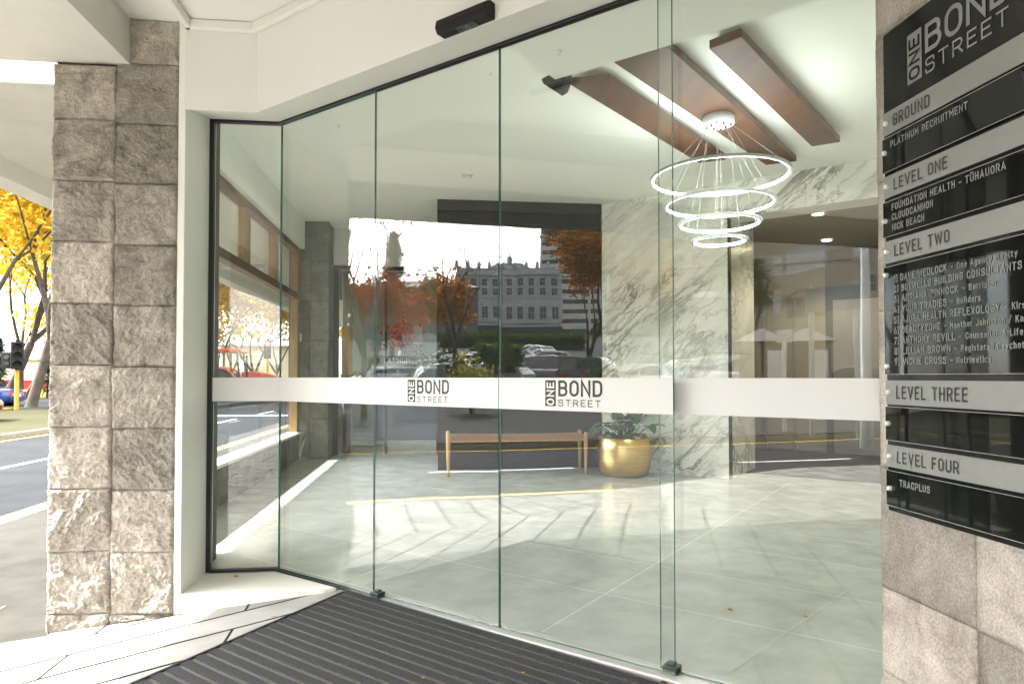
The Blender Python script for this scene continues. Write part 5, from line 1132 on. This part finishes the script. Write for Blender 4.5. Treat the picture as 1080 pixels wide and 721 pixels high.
tree('bare_tree', 'bare tree mirrored faintly over the middle of the marble wall', across(703, 34), 6.5, 'lorange', 500, 0.10, 38, 0.6, 5, 0.25, 0.12, 0.3, group='trees across the street')
def conifer(label, loc, h, w, seed, n, group=None, z=None, name='conifer'):
    rnd = random.Random(seed); zb = far(loc.x, loc.y) if z is None else z
    t = thing(name, label, 'tree', (loc.x, loc.y, zb), 0, group); mb = MB(); mb.path([(0, 0, -0.1), (0.05, 0, h * 0.5), (0, 0.04, h * 0.97)], [h * 0.022, h * 0.014, 0.015], 8); mc = MB()
    for k in range(n):
        a0_ = rnd.uniform(0, 6.283); f = rnd.random() ** 0.8; z_ = h * (0.10 + 0.9 * f); lay = 0.62 + 0.38 * math.sin(f * 38 + 1.5 * math.sin(a0_ * 3)); rr_ = w * (1 - f) ** 0.75 * lay * rnd.uniform(0.3, 1.15) + 0.04; a = a0_
        c = Vector((rr_ * math.cos(a), rr_ * math.sin(a), z_ - rr_ * 0.25)); o_ = Vector((math.cos(a), math.sin(a), -0.35 + rnd.gauss(0, 0.3))).normalized(); s = o_.cross(ZV).normalized() * rnd.uniform(0.03, 0.07) * h * 0.22; l_ = o_ * rnd.uniform(0.03, 0.06) * h
        mc.add([c - s, c + l_, c + s, c - l_ * 0.6], [(0, 1, 2, 3)])
        if k % 14 == 0: mb.path([(0, 0, z_), tuple(c)], [0.03, 0.012], 4, 0, False)
    mb.build('trunk', 'bark', t); mc.build('crown', 'ldark', t); return t
conifer('tall dark conifer mirrored above the office counter', across(414, 62), 11.8, 2.6, 41, 4200, 'trees across the street')
conifer('dark green conifer shrub beside the stone column on the verge', direct(50, 46), 3.2, 1.1, 42, 1500, 'conifer shrubs on the verge')
conifer('dark green conifer shrub at the very left edge of the picture', direct(0, 50), 3.6, 1.3, 43, 1500, 'conifer shrubs on the verge')
def palm(label, loc, heads, seed, L_=0.75, nb=150, group='cabbage trees across the street', leafm='lgreen'):
    rnd = random.Random(seed); zb = far(loc.x, loc.y); t = thing('cabbage_tree', label, 'tree', (loc.x, loc.y, zb), 0, group); mb = MB(); mc = MB()
    for (x, y, z_) in heads:
        fz = z_ * 0.45; mb.path([(0, 0, -0.1), (x * 0.15, y * 0.15, fz), (x * 0.8, y * 0.8, z_ * 0.85), (x, y, z_)], [0.13, 0.11, 0.08, 0.06], 7)
        for k in range(nb):
            d_ = Vector((rnd.gauss(0, 1), rnd.gauss(0, 1), rnd.gauss(0.25, 0.9))).normalized(); p = Vector((x, y, z_)); s = d_.cross(Vector((0.2, 0.3, 0.9))).normalized() * 0.035; q = p + d_ * L_ * rnd.uniform(0.5, 0.8); e = p + d_ * L_ * rnd.uniform(0.95, 1.15) - ZV * 0.14 * L_
            mc.add([p - s * 0.5, p + s * 0.5, q + s, e, q - s], [(0, 1, 2, 4), (4, 2, 3)])
    mb.build('trunk', 'barkpale', t); mc.build('crown', leafm, t); return t
palm('round headed green cabbage tree left of the centre door joint in the reflection', across(519, 27), [(-0.3, 0.1, 1.75), (0.35, -0.1, 1.85), (0.0, 0.3, 1.95), (0.0, -0.3, 1.7)], 51, 0.6, 190)
palm('round headed green cabbage tree right of the centre door joint in the reflection', across(539, 28), [(-0.3, 0.2, 1.8), (0.4, -0.2, 1.9), (0.05, 0.2, 2.0)], 52, 0.6, 190)
palm('tall tufted cabbage tree beside the twin kiosks in the reflection', across(790, 34), [(-0.7, 0.2, 5.6), (0.1, 0.5, 6.6), (0.8, 0.2, 5.9), (0.3, -0.6, 5.1), (-0.4, -0.5, 4.9), (0.9, 0.5, 4.8)], 53, 0.95, 150)
def shrub(label, loc, h, w, leafm, n, seed, size=0.07):
    rnd = random.Random(seed); t = thing('shrub', label, 'shrub', (loc.x, loc.y, far(loc.x, loc.y)), 0, 'shrubs across the street'); mb = MB(); mc = MB(); tips = []
    for k in range(14):
        a = rnd.uniform(0, 6.28); tip = Vector((math.cos(a) * w * rnd.random(), math.sin(a) * w * rnd.random(), h * rnd.uniform(0.5, 1))); mb.path([(0, 0, 0), tuple(tip * 0.5 + Vector((0, 0, 0.1))), tuple(tip)], [0.03, 0.02, 0.01], 5, 0, False); tips += [(tip, ZV), (tip * 0.7, ZV), (tip * 0.45, ZV)]
    leaves(mc, tips, n, size, w * 0.26, rnd); mb.build('stems', 'bark', t); mc.build('foliage', leafm, t); return t
shrub('yellow green shrub between the bare tree and the cabbage trees in the reflection', across(497, 20), 1.75, 0.75, 'llime', 1500, 61)
hp_ = across(540, 88); hg = thing('clipped_hedge', 'long dark clipped hedge below the heritage building in the reflection', 'hedge', (hp_.x, hp_.y, far(hp_.x, hp_.y)), hd_across(540, 88))
rnd = random.Random(77); mb = MB(); mc = MB(); mb.box(-9.6, -0.5, -0.5, 9.6, 0.5, 1.5)
for k in range(4200):
    c = Vector((rnd.uniform(-9.9, 9.9), rnd.uniform(-0.8, 0.8), rnd.uniform(0, 2.0) + 0.25 * math.sin(k * 0.01))); a = Vector((rnd.gauss(0, 1), rnd.gauss(0, 1), rnd.gauss(0, 1))).normalized() * 0.2; b = a.cross(Vector((rnd.gauss(0, 1), rnd.gauss(0, 1), rnd.gauss(0, 1)))).normalized() * 0.12; mc.add([c - a, c - b, c + a, c + b], [(0, 1, 2, 3)])
mb.build('core', 'bark', hg); mc.build('foliage', 'lgreen', hg)
shrub('low dark green shrub under the maroon tree in the reflection', across(642, 24), 1.5, 1.0, 'lgreen', 1400, 62)
shrub('dark shrub left of the bare tree trunk in the reflection', across(464, 27), 1.8, 0.8, 'lgreen', 1200, 63)

# ---- buildings mirrored in the doors (local x along the facade, y out of it)
def facing(px, dist, turn=0):
    p = across(px, dist); return p, hd_across(px, dist, 0, left=False) + R(turn)
def building(name, label, px, dist, turn=0, z=None, sink=0.0):
    p, rz = facing(px, dist, turn); return thing(name, label, 'building', (p.x, p.y, (far(p.x, p.y) if z is None else z) - sink), rz)
def wall_windows(par, x0, x1, y, rows, cols, ww_, wh_, sash='sash', glassm='bldglass', fn='window', lintel=True, sy=1):
    for z in rows:
        for k in range(cols):
            x = x0 + (x1 - x0) * (k + 0.5) / cols
            mb = MB(); f = 0.09
            for (a, b, c, d_) in ((-ww_ / 2 - f, ww_ / 2 + f, -f, 0), (-ww_ / 2 - f, ww_ / 2 + f, wh_, wh_ + f), (-ww_ / 2 - f, -ww_ / 2, 0, wh_), (ww_ / 2, ww_ / 2 + f, 0, wh_), (-0.04, 0.04, 0, wh_), (-ww_ / 2, ww_ / 2, wh_ * 0.52, wh_ * 0.52 + 0.09)):
                y0, y1 = sorted((y - 0.06 * sy, y + 0.07 * sy)); mb.box(x + a, y0, z + c, x + b, y1, z + d_)
            w_ = mb.build(fn, sash, par)
            mb = MB(); y0, y1 = sorted((y - 0.05 * sy, y + 0.03 * sy)); mb.box(x - ww_ / 2, y0, z, x + ww_ / 2, y1, z + wh_); mb.build('pane', glassm, w_)
hb = building('heritage_building', 'grey three storey heritage building with parapet and small roof lantern in the reflection', 536, 168)
# the facade looks towards -y_local or +y_local: towards the doors
HS = 1 if (Matrix.Rotation(hb.rotation_euler.z, 3, 'Z') @ Vector((0, 1, 0))).dot(A0 - Vector(hb.location)) > 0 else -1
zg = hb.location.z; eye = 1.05
def zpx(y, dist): return (397 - y) * dist / 690.0 + eye          # height that shows at a row of the picture
Z = lambda y: zpx(y, 168) - zg
hw_ = 13.5
mb = MB(); mb.box(-hw_, -16 if HS > 0 else 0, -1, hw_, 0 if HS > 0 else 16, Z(282)); mb.build('wall', 'herit', hb)
mb = MB()
def ybox(mb, x0, x1, a, b, z0, z1, m=0):
    y0, y1 = sorted((a * HS, b * HS)); mb.box(x0, y0, z0, x1, y1, z1, m)
ybox(mb, -hw_ - 0.2, hw_ + 0.2, 0.0, 0.55, Z(290), Z(287.5)); ybox(mb, -hw_ - 0.1, hw_ + 0.1, 0.0, 0.35, Z(314.5), Z(312.5)); ybox(mb, -hw_, hw_, 0.0, 0.25, Z(304.5), Z(303.6)); ybox(mb, -hw_ - 0.1, hw_ + 0.1, 0.0, 0.4, Z(341), Z(338.5))
mb.build('cornices', 'herit', hb)
mb = MB()
for k in range(10):
    x = -hw_ + 27 * k / 9; ybox(mb, x - 0.45, x + 0.45, 0.0, 0.3, Z(338), Z(290.2))
mb.build('pilasters', 'herit', hb)
mb = MB()
for k in range(10):
    x = -hw_ + 27 * k / 9; ybox(mb, x - 0.5, x + 0.5, -0.6, 0.4, Z(282), Z(279)); mb.lathe([(0.35, 0), (0.5, 0.5), (0.25, 0.9), (0.02, 1.3)], (x, -0.1 * HS, Z(279)), 10)
mb.build('parapet_urns', 'herit', hb)
mb = MB(); x0 = 0.4
mb.add([(x0 - 5.4, -0.3 * HS, Z(282)), (x0 + 5.4, -0.3 * HS, Z(282)), (x0 + 2.6, -2.5 * HS, Z(274)), (x0 - 2.6, -2.5 * HS, Z(274)), (x0 - 5.4, -9 * HS, Z(282)), (x0 + 5.4, -9 * HS, Z(282)), (x0 + 2.6, -7 * HS, Z(274)), (x0 - 2.6, -7 * HS, Z(274))], [(0, 1, 2, 3), (1, 5, 6, 2), (5, 4, 7, 6), (4, 0, 3, 7), (3, 2, 6, 7)])
rf = mb.build('roof', 'roof', hb)
mb = MB(); mb.lathe([(0.7, 0), (0.7, 1.2), (0.9, 1.3), (0.5, 2.0), (0.12, 2.5), (0.05, 3.6), (0.001, 3.7)], (x0 - 0.4, -4.5 * HS, Z(274)), 12); mb.build('finial', 'herit', rf)
wall_windows(hb, -hw_, hw_, 0.0, (Z(301.5), Z(311.5)), 9, 1.35, 1.9, 'herit', sy=HS); wall_windows(hb, -hw_, hw_, 0.0, (Z(336.5),), 9, 1.5, 3.0, 'herit', sy=HS)
mb = MB(); ybox(mb, -hw_ - 0.3, hw_ + 0.3, 0.02, 0.8, -1, Z(345)); 
for k in range(12):
    x = -hw_ + 27 * (k + 0.5) / 12; ybox(mb, x - 0.95, x - 0.6, 0.8, 1.2, -1, Z(352)); ybox(mb, x + 0.6, x + 0.95, 0.8, 1.2, -1, Z(352))
    for j in range(8):
        a0, a1 = math.pi * j / 8, math.pi * (j + 1) / 8
        p = [(x + 0.6 * math.cos(a0), Z(352) + 0.6 * math.sin(a0)), (x + 0.95 * math.cos(a0), Z(352) + 0.95 * math.sin(a0)), (x + 0.95 * math.cos(a1), Z(352) + 0.95 * math.sin(a1)), (x + 0.6 * math.cos(a1), Z(352) + 0.6 * math.sin(a1))]
        mb.add([(q[0], 0.8 * HS, q[1]) for q in p] + [(q[0], 1.2 * HS, q[1]) for q in p], [(0, 1, 2, 3), (7, 6, 5, 4), (0, 4, 5, 1), (2, 6, 7, 3)])
mb.build('arcade', 'heritdark', hb)
tw = building('office_tower', 'pale banded office tower behind the orange tree in the reflection', 606, 232, 0)
zg = tw.location.z; Z = lambda y: zpx(y, 232) - zg
TW = 12.0
# seen mirrored, the tower's glazed flank shows on its left: that is local -x or +x
flank = 1 if (Matrix.Rotation(tw.rotation_euler.z, 3, 'Z') @ Vector((1, 0, 0))).dot((across(560, 232) - across(600, 232))) > 0 else -1
mb = MB(); y0, y1 = sorted((0, -26 * HS)); mb.box(-TW, y0, -2, TW, y1, Z(222)); mb.build('wall', 'tower', tw)
mb = MB()
for k in range(14):
    y = 231 + k * 10.6
    if y > 392: break
    for (a, b) in ((-TW + 0.8, TW - 7.2), (TW - 6.2, TW - 3.4), (TW - 2.6, TW - 0.6)):
        if flank > 0: a, b = -b, -a
        ybox(mb, a, b, -0.1, 0.06, Z(y + 4.6), Z(y))
mb.build('window_bands', 'bldglass', tw)
mb = MB(); xa, xb = sorted((flank * TW, flank * (TW + 0.08)))
for k in range(14):
    y = 231 + k * 10.6
    if y > 392: break
    q0, q1 = sorted((-1 * HS, -25 * HS)); mb.box(xa, q0, Z(y + 8.4), xb, q1, Z(y))
mb.build('side_glazing', 'bldglass', tw)
# tan building beyond the kiosks
tb = building('tan_building', 'tan brown three storey building with white sash windows and an arched window in the reflection', 868, 64, 0)
zg = tb.location.z; Z = lambda y: zpx(y, 64) - zg
S_ = 1 if (Matrix.Rotation(tb.rotation_euler.z, 3, 'Z') @ Vector((1, 0, 0))).dot((across(900, 64) - across(830, 64))) > 0 else -1
X = lambda px: S_ * (px - 868) * 64 / 690 * 1.12
def wbox(mb, pa, pb, a, b, z0, z1):
    x0, x1 = sorted((X(pa), X(pb))); ybox(mb, x0, x1, a, b, z0, z1)
mb = MB(); wbox(mb, 808, 990, 0, -14, -1, Z(196)); mb.build('wall', 'tan', tb)
mb = MB(); wbox(mb, 806, 992, 0.003, 0.35, Z(222), Z(219)); wbox(mb, 807, 991, 0.003, 0.18, Z(288), Z(286)); wbox(mb, 826, 829, 0.0, 0.25, -1, Z(219)); wbox(mb, 908, 911, 0.0, 0.2, -1, Z(219)); mb.build('string_courses', 'tan', tb)
for (px, y, h_) in ((818, 262, 17), (829, 258, 20), (818, 300, 20), (831, 296, 18), (845, 296, 20), (855, 294, 20), (866, 292, 19), (896, 287, 24), (930, 287, 24), (960, 287, 24), (816, 336, 17), (830, 334, 20), (904, 320, 16), (896, 368, 26)):
    x = X(px); w_ = 0.95
    mb = MB()
    for (a, b, c, d_) in ((-w_ / 2 - 0.08, w_ / 2 + 0.08, -0.1, 0), (-w_ / 2 - 0.08, w_ / 2 + 0.08, 1, 1.05), (-w_ / 2 - 0.08, -w_ / 2, 0, 1), (w_ / 2, w_ / 2 + 0.08, 0, 1), (-w_ / 2, w_ / 2, 0.48, 0.54)):
        hh = h_ * 64 / 690; z0 = Z(y); ybox(mb, x + a, x + b, -0.05, 0.08, z0 + c * hh, z0 + d_ * hh)
    fr = mb.build('window', 'sash', tb)
    mb = MB(); ybox(mb, x - w_ / 2, x + w_ / 2, -0.05, 0.03, Z(y), Z(y) + h_ * 64 / 690); mb.build('pane', 'bldglass' if px in (818, 816, 904) and y > 295 else 'sash', fr)  # white panes: the sky's reflection in the glass put in as colour
mb = MB(); cx = X(856); rr_ = 1.9; arc = [(cx + rr_ * math.cos(math.pi * j / 16), Z(330) + 0.75 * rr_ * math.sin(math.pi * j / 16)) for j in range(17)]
for j in range(16):
    (xa, za), (xb, zb_) = arc[j], arc[j + 1]; f = 1.12
    mb.add([(xa, 0.1 * HS, za), (xb, 0.1 * HS, zb_), (cx + (xb - cx) * f, 0.1 * HS, Z(330) + (zb_ - Z(330)) * f), (cx + (xa - cx) * f, 0.1 * HS, Z(330) + (za - Z(330)) * f)], [(0, 1, 2, 3), (3, 2, 1, 0)])
fr = mb.build('arched_window', 'tan', tb)
mb = MB(); ybox(mb, cx - 1.6, cx - 0.1, 0.0, 0.05, Z(340), Z(321)); ybox(mb, cx + 0.1, cx + 1.6, 0.0, 0.05, Z(340), Z(321)); mb.build('pane', 'bldglass', fr)
# pale block beyond the cabbage tree
pb = building('pale_building', 'plain pale building behind the tall cabbage tree in the reflection', 778, 74, 0)
zg = pb.location.z; mb = MB(); ybox(mb, -4.5, 4.5, 0, -9, -1, zpx(314, 74) - zg); mb.build('wall', 'concrete', pb)
mb = MB(); ybox(mb, -4.7, 4.7, 0.003, 0.3, zpx(318, 74) - zg, zpx(312, 74) - zg); mb.build('parapet', 'sash', pb)
gb = building('grey_building', 'low dark building left of the heritage building behind autumn trees in the reflection', 452, 120, 0)
zg = gb.location.z; mb = MB(); ybox(mb, -14, 9, 0, -14, -1, zpx(304, 120) - zg); mb.build('wall', 'roof', gb)
mb = MB(); mb.add([(-14.4, 0.5 * HS, zpx(304, 120) - zg), (9.4, 0.5 * HS, zpx(304, 120) - zg), (6, -7 * HS, zpx(292, 120) - zg), (-11, -7 * HS, zpx(292, 120) - zg), (-14.4, -14.5 * HS, zpx(304, 120) - zg), (9.4, -14.5 * HS, zpx(304, 120) - zg)], [(0, 1, 2, 3), (3, 2, 5, 4), (0, 3, 4), (1, 5, 2)]); mb.build('roof', 'roof', gb)
wall_windows(gb, -12, 8, 0.0, (zpx(325, 120) - zg,), 7, 1.2, 1.8, 'sash', sy=HS)
# twin kiosks
for k, (px, L_) in enumerate(((803, 'brown street kiosk with pyramid roof nearer the cabbage tree in the reflection'), (851, 'brown street kiosk with pyramid roof nearer the sign posts in the reflection'))):
    p, rz = facing(px, 27); t = thing('street_kiosk', L_, 'kiosk', (p.x, p.y, far(p.x, p.y)), rz, 'twin kiosks across the street')
    mb = MB(); ybox(mb, -0.86, 0.86, 0, -1.7, 0, 2.45); mb.build('cabin', 'kiosk', t)
    mb = MB(); q = 1.05; mb.add([(-q, 0.2 * HS, 2.45), (q, 0.2 * HS, 2.45), (q, -1.9 * HS, 2.45), (-q, -1.9 * HS, 2.45), (0, -0.85 * HS, 3.02)], [(0, 1, 4), (1, 2, 4), (2, 3, 4), (3, 0, 4), (0, 3, 2, 1)]); mb.build('roof', 'kioskroof', t)
    mb = MB(); ybox(mb, -0.62, -0.22, 0.003, 0.04, 0.15, 2.1); mb.build('door', 'kioskroof', t)
    mb = MB(); ybox(mb, 0.2, 0.75, 0.003, 0.05, 0.3, 2.1); mb.build('notice_panel', 'sash', t)
# posts and signs across the street
bs = across(880, 15); rz = hd_across(880, 15); zb = far(bs.x, bs.y)
t = thing('road_sign', 'grey road sign board seen from behind on two posts in the reflection', 'sign', (bs.x, bs.y, zb), rz)
for x in (-0.42, 0.42):
    mb = MB(); mb.path([(x, 0, 0), (x, 0, 3.15)], 0.055, 10); mb.build('post', 'polegrey', t)
mb = MB(); ybox(mb, -0.50, 0.50, -0.061, -0.081, 2.58, 3.08); mb.build('board', 'signback', t)
mb = MB(); ybox(mb, -0.5, 0.5, -0.05, -0.0605, 2.68, 2.72); ybox(mb, -0.5, 0.5, -0.05, -0.0605, 2.92, 2.96); mb.build('bracket', 'polegrey', t)
bs = across(827, 16); t = thing('parking_sign', 'small square sign plate on thin white post before the kiosks in the reflection', 'sign', (bs.x, bs.y, far(bs.x, bs.y)), hd_across(827, 16))
mb = MB(); mb.path([(0, 0, 0), (0, 0, 2.3)], 0.05, 10); mb.build('post', 'sash', t); mb = MB(); ybox(mb, -0.16, 0.16, 0.051, 0.065, 2.02, 2.30); mb.build('plate', 'sash', t)
bs = across(913, 13); t = thing('lamp_post', 'tall pale street light post near the granite wall end in the reflection', 'street light', (bs.x, bs.y, far(bs.x, bs.y)), hd_across(913, 13))
mb = MB(); mb.path([(0, 0, 0), (0, 0, 0.9), (0, 0, 0.92), (0, 0, 6.6)], [0.11, 0.11, 0.085, 0.06], 12); mb.path([(0, 0, 6.5), (0.3, 0, 6.9), (1.2, 0, 7.0)], 0.04, 8); mb.build('post', 'polegrey', t)
mb = MB(); mb.box(1.1, -0.12, 6.93, 1.7, 0.12, 7.05); mb.build('lantern', 'polegrey', t, bev=0.03)
# low block wall under the cabbage trees
bs = across(535, 33); t = thing('block_wall', 'low dark block retaining wall behind the parked cars in the reflection', 'wall', (bs.x, bs.y, far(bs.x, bs.y)), hd_across(535, 33))
mb = MB(); ybox(mb, -1.6, 1.6, 0, -0.3, -0.3, 0.95); mb.build('wall', 'roof', t); mb = MB(); ybox(mb, -1.65, 1.65, 0.03, -0.33, 0.951, 1.02); mb.build('coping', 'concrete', t)

# ---- seen directly: traffic signals, tractor, pavilion
def signal(label, px, dist, h, post, lit=False, z=-0.2):
    p = direct(px, dist); v = (Vector((0, 0, 0)) - p).normalized(); t = thing('traffic_signal', label, 'traffic light', (p.x, p.y, z), rot_to(v) + R(-90), 'traffic lights')
    # local +y looks towards the entrance
    mb = MB(); mb.path([(0, 0, 0), (0, 0, h - 1.0)], 0.075, 10); mb.build('post', post, t)
    mb = MB(); mb.path([(0, 0, h - 1.0), (0, 0, h + 0.15)], 0.06, 10); mb.build('upper_post', 'blackplastic', t)
    mb = MB(); mb.box(-0.20, 0.065, h - 0.98, 0.20, 0.30, h + 0.06); hd_ = mb.build('head', 'blackplastic', t, bev=0.03)
    for k, zc in enumerate((h - 0.13, h - 0.46, h - 0.79)):
        mb = MB(); mb.disc((0, 0.301, zc), (0, 1, 0), 0.12, 0.012, 18); mb.build('lens', 'redlamp' if lit and k == 0 else 'tracblack', hd_)
        mb = MB(); a0 = [(0.145 * math.cos(R(a)), 0.145 * math.sin(R(a))) for a in range(-20, 201, 20)]
        vs = [(x, 0.302, zc + z_) for x, z_ in a0] + [(x, 0.50, zc + z_ - 0.02) for x, z_ in a0]; k_ = len(a0); mb.add(vs, [(j, j + 1, k_ + j + 1, k_ + j) for j in range(k_ - 1)] + [(k_ + j, k_ + j + 1, j + 1, j) for j in range(k_ - 1)]); mb.build('visor', 'blackplastic', hd_)
    return t
signal('unlit traffic signal head on a yellow post near the yellow trees at the left', 18, 31, 2.5, 'sigyellow')
p = direct(10, 31); t = thing('pedestrian_signal', 'small black signal box low on the yellow signal post at the left', 'traffic light', (p.x, p.y, 1.35), -YAW)
mb = MB(); mb.box(-0.20, -0.14, 0.0, 0.20, 0.14, 0.62); mb.build('box', 'blackplastic', t, bev=0.03); mb = MB(); mb.disc((0, -0.141, 0.42), (0, -1, 0), 0.10, 0.02, 16); mb.disc((0, -0.141, 0.18), (0, -1, 0), 0.10, 0.02, 16); mb.build('lens', 'carglass', t)
mb = MB(); mb.box(0.2, -0.02, 0.2, 0.36, 0.02, 0.26); mb.build('bracket', 'blackplastic', t)
signal('traffic signal showing red in front of the white building seen through the shop window', 282, 40, 3.25, 'sigyellow', True)
# tractor, x forward
p = direct(249, 36.5); tr = thing('farm_tractor', 'red farm tractor with glazed cab crossing the junction beyond the shop window', 'tractor', (p.x, p.y, -0.33), rot_to(Vector((0.96, 0.05, 0))))
mb = MB(); pr = [(0.35, 0.95), (0.35, 1.62), (0.9, 1.66), (1.7, 1.52), (2.25, 1.36), (2.38, 1.22), (2.40, 0.9), (2.2, 0.78), (1.0, 0.85)]
vs = [(x, -0.36, z) for x, z in pr] + [(x, 0.36, z) for x, z in pr]; k = len(pr); mb.add(vs, [tuple(range(k)), tuple(range(k, 2 * k))[::-1]] + [(k + j, k + (j + 1) % k, (j + 1) % k, j) for j in range(k)]); mb.build('bonnet', 'tracred', tr, bev=0.05)
mb = MB(); mb.box(2.402, -0.28, 0.92, 2.42, 0.28, 1.2); mb.box(1.3, -0.365, 1.0, 2.0, -0.361, 1.35); mb.box(1.3, 0.361, 1.0, 2.0, 0.365, 1.35); mb.build('grille', 'tracblack', tr)
mb = MB(); mb.box(-1.1, -0.30, 0.55, 2.1, 0.30, 0.94); mb.path([(0.62, -0.45, 1.0), (0.62, -0.45, 2.45)], 0.05, 10); mb.build('chassis', 'tracblack', tr)
mb = MB()
for (x0, x1) in ((0.35, 0.20), (-0.42, -0.42), (-1.10, -1.0)):
    for s in (-1, 1): mb.path([(x0, s * 0.72, 1.05), (x1, s * 0.68, 2.58)], 0.045, 8)
mb.box(-1.15, -0.75, 0.98, 0.38, 0.75, 1.06); mb.build('cab_frame', 'tracblack', tr)
mb = MB(); mb.box(-1.2, -0.80, 2.58, 0.42, 0.80, 2.80); mb.build('cab_roof', 'tracred', tr, bev=0.08)
mb = MB()
for s in (-1, 1): mb.add([(0.35, s * 0.72, 1.07), (-1.1, s * 0.72, 1.07), (-1.0, s * 0.68, 2.57), (0.2, s * 0.68, 2.57)], [(0, 1, 2, 3)])
mb.add([(0.35, -0.7, 1.07), (0.35, 0.7, 1.07), (0.2, 0.66, 2.57), (0.2, -0.66, 2.57)], [(0, 1, 2, 3)]); mb.add([(-1.1, -0.7, 1.07), (-1.1, 0.7, 1.07), (-1.0, 0.66, 2.57), (-1.0, -0.66, 2.57)], [(0, 1, 2, 3)]); mb.build('cab_glass', 'window', tr)
mb = MB(); mb.box(-0.75, -0.25, 1.1, -0.2, 0.25, 1.3); mb.box(-0.85, -0.25, 1.1, -0.72, 0.25, 1.9); mb.path([(0.2, 0, 1.1), (0.05, 0, 1.65)], 0.03, 6); mb.build('seat', 'tracblack', tr)
def wheel(x, s, r_, w_, nm, rimr):
    ax = Matrix.Rotation(R(90) * s, 3, 'X'); mb = MB(); y = s * (0.95 if r_ > 0.6 else 0.85)
    mb.lathe([(rimr, 0.02), (r_ * 0.93, 0.0), (r_, 0.05), (r_, w_ - 0.05), (r_ * 0.93, w_), (rimr, w_ - 0.02)], (x, y, r_), 36, 0, True, ax)
    for k in range(22):
        a = k * 2 * math.pi / 22; c_, q = math.cos(a), math.sin(a); mb.obox((x + c_ * r_ * 0.985 - q * 0.04, y - s * 0.02, r_ + q * r_ * 0.985 + c_ * 0.04), (q * 0.08, 0, -c_ * 0.08), (0, -s * (w_ - 0.04), 0), (c_ * 0.05, 0, q * 0.05))
    w0 = mb.build(nm, 'tyre', tr); mb = MB(); mb.disc((x, y - s * 0.12, r_), (0, s, 0), rimr * 1.02, 0.05, 24); mb.disc((x, y - s * 0.07, r_), (0, s, 0), rimr * 0.35, 0.06, 16); mb.build('rim', 'tracred', w0)
for s in (-1, 1):
    wheel(-0.75, s, 0.86, 0.46, 'rear_wheel', 0.46); wheel(1.65, s, 0.58, 0.34, 'front_wheel', 0.30)
    mb = MB(); arc = [(-0.75 + 0.98 * math.cos(a), 0.86 + 0.98 * math.sin(a)) for a in [R(q) for q in range(10, 171, 16)]]; ya, yb = s * 0.45, s * 1.0
    vs = [(x, ya, z) for x, z in arc] + [(x, yb, z) for x, z in arc] + [(x, ya, z + 0.06) for x, z in arc] + [(x, yb, z + 0.06) for x, z in arc]; k = len(arc)
    mb.add(vs, [f for j in range(k - 1) for f in ((j, j + 1, k + j + 1, k + j), (2 * k + j, 3 * k + j, 3 * k + j + 1, 2 * k + j + 1), (k + j, k + j + 1, 3 * k + j + 1, 3 * k + j), (j, 2 * k + j, 2 * k + j + 1, j + 1))]); mb.build('mudguard', 'tracred', tr)
    mb = MB(); mb.disc((2.40, s * 0.22, 1.27), (1, 0, 0), 0.07, 0.03, 12); mb.build('headlight', 'lamp', tr)
# low white pavilion behind the park and a white building behind the tractor
p = direct(30, 78); t = thing('white_pavilion', 'long low white building with a red base behind the park trees', 'building', (p.x, p.y, -0.2), -YAW + R(20))
mb = MB(); mb.box(-6, 0, 0.9, 7, 6, 2.7); mb.build('wall', 'sash', t); mb = MB(); mb.box(-6.02, -0.03, 0, 7.02, 6, 0.899); mb.build('base', 'car_red', t)
mb = MB(); mb.box(-6.3, -0.3, 2.701, 7.3, 6.3, 2.9); mb.build('roof', 'roof', t)
mb = MB()
for x in (-3.5, 1.5, 5): mb.box(x, -0.02, 1.6, x + 1.6, -0.001, 1.85)
mb.build('window_strip', 'bldglass', t)
p = direct(285, 64); t = thing('white_building', 'plain white building behind the red tractor seen through the shop window', 'building', (p.x, p.y, -0.2), -YAW + R(15))
mb = MB(); mb.box(-4.2, 0, 0, 5, 8, 3.9); mb.build('wall', 'sash', t); mb = MB(); mb.box(-4.4, -0.2, 3.901, 5.2, 8.2, 4.1); mb.build('parapet', 'concrete', t)
mb = MB(); mb.box(2.2, -0.05, 1.2, 3.4, -0.001, 2.6); mb.build('window', 'bldglass', t)
